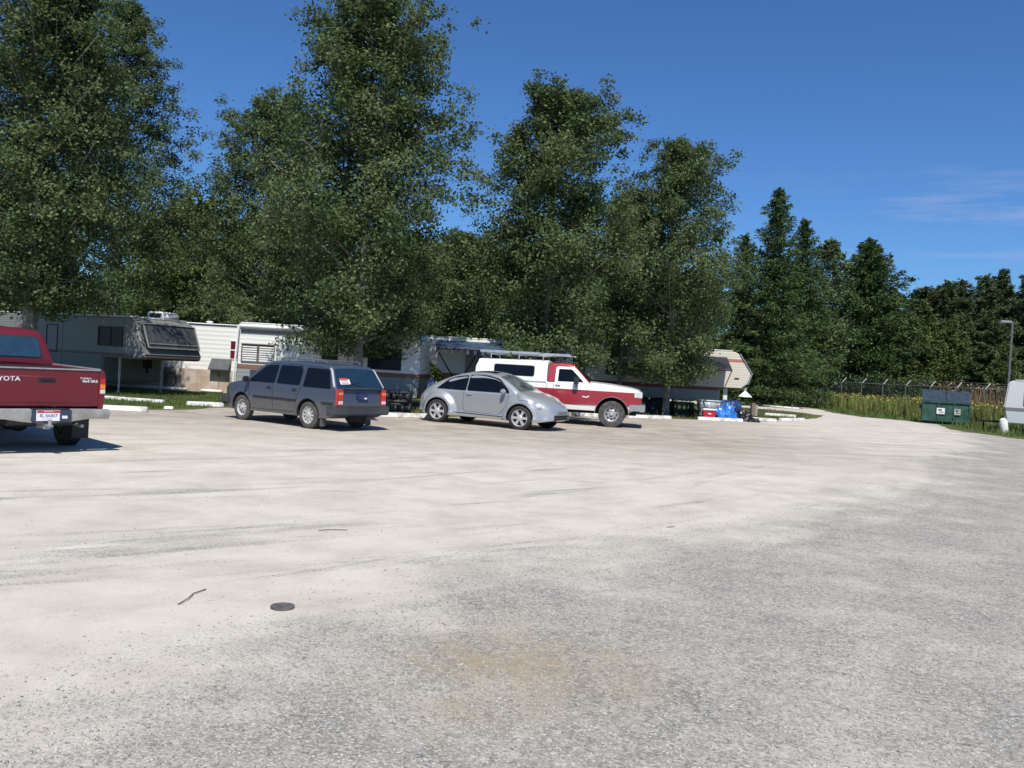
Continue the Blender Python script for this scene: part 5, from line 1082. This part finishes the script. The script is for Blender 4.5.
b2_ = leafy_tree('darker leafy tree behind the white mobile home', -13.2, 43, 7.6, 2.9, 24000, .085, seed=10, base=.5, lm=LEAF1, group='leafy trees behind the trailers', name='leafy_tree', ncl=450, tm=.5)
spots = [(-33, 44, 1.15), (-28.5, 50, 1.1), (-24.5, 43, 1.0), (-21.5, 52, 1.2), (-10.3, 46, .95), (-7.0, 45, 1.0), (-3.6, 47, .95), (-.2, 45, .98), (3.0, 48, 1.0), (6.0, 49.5, .92), (9.0, 47.8, .86), (14.2, 70, 1.25), (-38, 52, 1.2), (-5, 57, 1.2), (1.5, 59, 1.15), (7, 72, 1.3)]
words_ = ['beyond the huge poplar and pickup cab', 'behind the huge poplar', 'behind the shaded fifth wheel body', 'showing over the fifth wheel roof', 'behind the white mobile home roof vent', 'behind the tallest poplar trunk', 'behind the raked nose trailer', 'behind the camper shell pickup', 'behind the blunt topped poplar', 'behind the cream fifth wheel window', 'behind the cream fifth wheel nose', 'beyond the road behind the trailer nose', 'farthest out past the huge poplar', 'deep behind the tallest poplar', 'deep behind the silver car', 'deep in the gap beyond the road']
for i, ((x, y, s_), w_) in enumerate(zip(spots, words_)):
    copy_tree(b1_ if i % 3 == 0 else b2_, x, y, s_ * (.85 if i % 3 == 0 else 1), i * 1.3, ('pale ' if i % 3 == 0 else 'dark ') + 'leafy background tree ' + w_)
c1_ = conifer('tall narrow dark spruce just right of the poplar row', 16.6, 56, 14.1, 3.7, 42000, seed=1, shape=.72, ls=.17, gap=.3, bushy=.3)
copy_tree(c1_, 19.7, 60, .92, 2.0, 'second narrow spruce, slightly lower, left of the thin aspen')
copy_tree(c1_, 15.0, 57.5, .80, 4.0, 'small dark spruce at the trailer nose under the poplars')
leafy_tree('thin airy aspen rising between the narrow spruces and the broad pine', 22.2, 62, 12.4, 2.0, 11000, .10, seed=12, base=2.0, lm=LEAF1, group='conifers beyond the road', name='aspen_tree', ncl=330, spread=.38)
p1 = conifer('broad dense pyramidal pine, the largest beyond the road', 31.6, 78, 14.8, 7.6, 100000, LEAF3, seed=2, shape=.84, base=.2, bushy=.8, ls=.24, tier=.5)
copy_tree(p1, 27.5, 80, .62, 1, 'low dark pine filling the foot of the thin aspen'); copy_tree(p1, 18.6, 67, .45, 3, 'low broad pine left of the aspen foot')
p2 = conifer('yellow green young pine at the right skirt of the broad pine', 37.4, 79, 9.5, 3.9, 40000, LEAF4, seed=3, shape=.8, base=.1, bushy=.9, ls=.22, tier=.5)
r1 = leafy_tree('rounded grey green leafy tree between the broad pine and the layered conifers', 40.0, 84, 11.4, 3.4, 40000, .12, seed=13, base=.6, lm=leafm('grey_leaf', (.045, .065, .025), (.085, .095, .045)), group='conifers beyond the road', name='leafy_tree', ncl=700, tm=.5, spread=.45)
q1 = conifer('layered dark conifer, nearest the grey green rounded tree', 39.9, 80, 11.9, 4.3, 52000, LEAF5, seed=4, shape=.68, base=.4, bushy=.35, gap=.35, ls=.20, tier=.62)
for i, (x, y, s_, sz, w_) in enumerate(((41.4, 80.5, .95, 1.02, 'layered conifer, second from the grey green rounded tree'), (43.3, 80, 1.05, 1.06, 'layered conifer, third from the grey green rounded tree'), (45.2, 80.5, 1.1, 1.12, 'tall layered conifer directly behind the lamp head'), (47.6, 86, 1.2, 1.02, 'layered conifer set back behind the one at the lamp head'), (46.9, 79, 1.15, 1.08, 'tall conifer just beyond the lamp post, rising above the grey camper'), (37.2, 86, 1.2, .90, 'layered conifer deep behind the grey green tree'), (41.2, 74, .8, .66, 'low conifer above the dumpster'), (49.3, 80, 1.1, 1.1, 'conifer farther past the lamp post, behind the grey camper'), (54, 84, 1.2, 1.1, 'outermost conifer past the lamp post behind the grey camper'))):
    copy_tree(q1, x, y, s_, i * 2.1 + 1, w_, scz=sz)
p3 = copy_tree(p2, 39.5, 78, .85, 2, 'bushy young pine above the left end of the dumpster'); copy_tree(p2, 40.5, 71, .62, 4, 'low bushy pine behind the fence posts'); copy_tree(p2, 47, 71, .55, 5, 'low bushy pine right of the dumpster')
copy_tree(p2, 16.5, 66, .55, .5, 'low bushy pine at the far road edge'); copy_tree(p2, 24.6, 76.5, .6, .9, 'low bushy pine behind the left end of the fence')
# shrubs by the road, brush pile, far wood
RNG = np.random.default_rng(77)
def bush(name, label, x, y, rx, rz_, n_, m, ls=.09, cat='bush', tw=True):
    root = thing(name, label, cat, (x, y, 0)); bm = NB(); pts = []
    for k in range(26):
        a = RNG.random() * 6.28; r_ = rx * math.sqrt(RNG.random()) ; z = rz_ * RNG.uniform(.4, 1) * math.sqrt(max(.05, 1 - (r_ / rx) ** 2)); P_ = Vector((math.cos(a) * r_, math.sin(a) * r_ * .7, z)); tube(bm, [(P_.x * .25, P_.y * .25, 0), P_ * .6, P_], [.03, .02, .008], 4, cap=False); pts.append(P_); pts.append(P_ * .75)
    obj('stems', bm, BARKC, root); c = np.array([tuple(p) for p in pts]); c = np.repeat(c, n_ // len(c), 0); c = c + RNG.normal(size=c.shape) * np.array([rx * .22, rx * .16, rz_ * .15]); c[:, 2] = np.maximum(c[:, 2], .05)
    mesh_np('foliage', leaf_quads(c, ls), 4, m, root); return root
bush('bush', 'dark green bush just right of the cream trailer nose', 15.6, 59, 1.9, 2.3, 9000, LEAF1); bush('bush', 'green shrub under the cream trailer nose across the road', 13.6, 60.5, 1.6, 1.5, 6000, LEAF2); bush('bush', 'dark shrub left of the fence end', 22.6, 68.5, 2.2, 2.3, 9000, LEAF1, .11); bush('bush', 'low green shrub at the far bend of the road', 19.2, 69, 2.2, 1.8, 7000, LEAF2, .1)
bush('brush_pile', 'pile of dead pinkish brown brush at the far side of the road', 20.3, 66.8, 2.6, 1.0, 6000, mat('dead_brush', (.26, .15, .12), .9, island=.4), .09, 'brush pile')
RNG = np.random.default_rng(5)
N = 2600; a = RNG.uniform(-1.0, .95, N); dist = RNG.uniform(112, 135, N); cx, cy = np.sin(a) * dist, np.cos(a) * dist; hh = RNG.uniform(.1, 1, N) * (8.5 + 3 * np.sin(a * 23) * np.sin(a * 7.3))
c = np.repeat(np.stack([cx, cy, hh], 1), 22, 0) + RNG.normal(size=(N * 22, 3)) * np.array([.9, .9, .7]); c[:, 2] = np.maximum(c[:, 2], .2)
o = mesh_np('far_woodland', leaf_quads(c, .42), 4, LEAF5); o['kind'] = 'stuff'; o['label'] = 'dark far woodland behind everything'
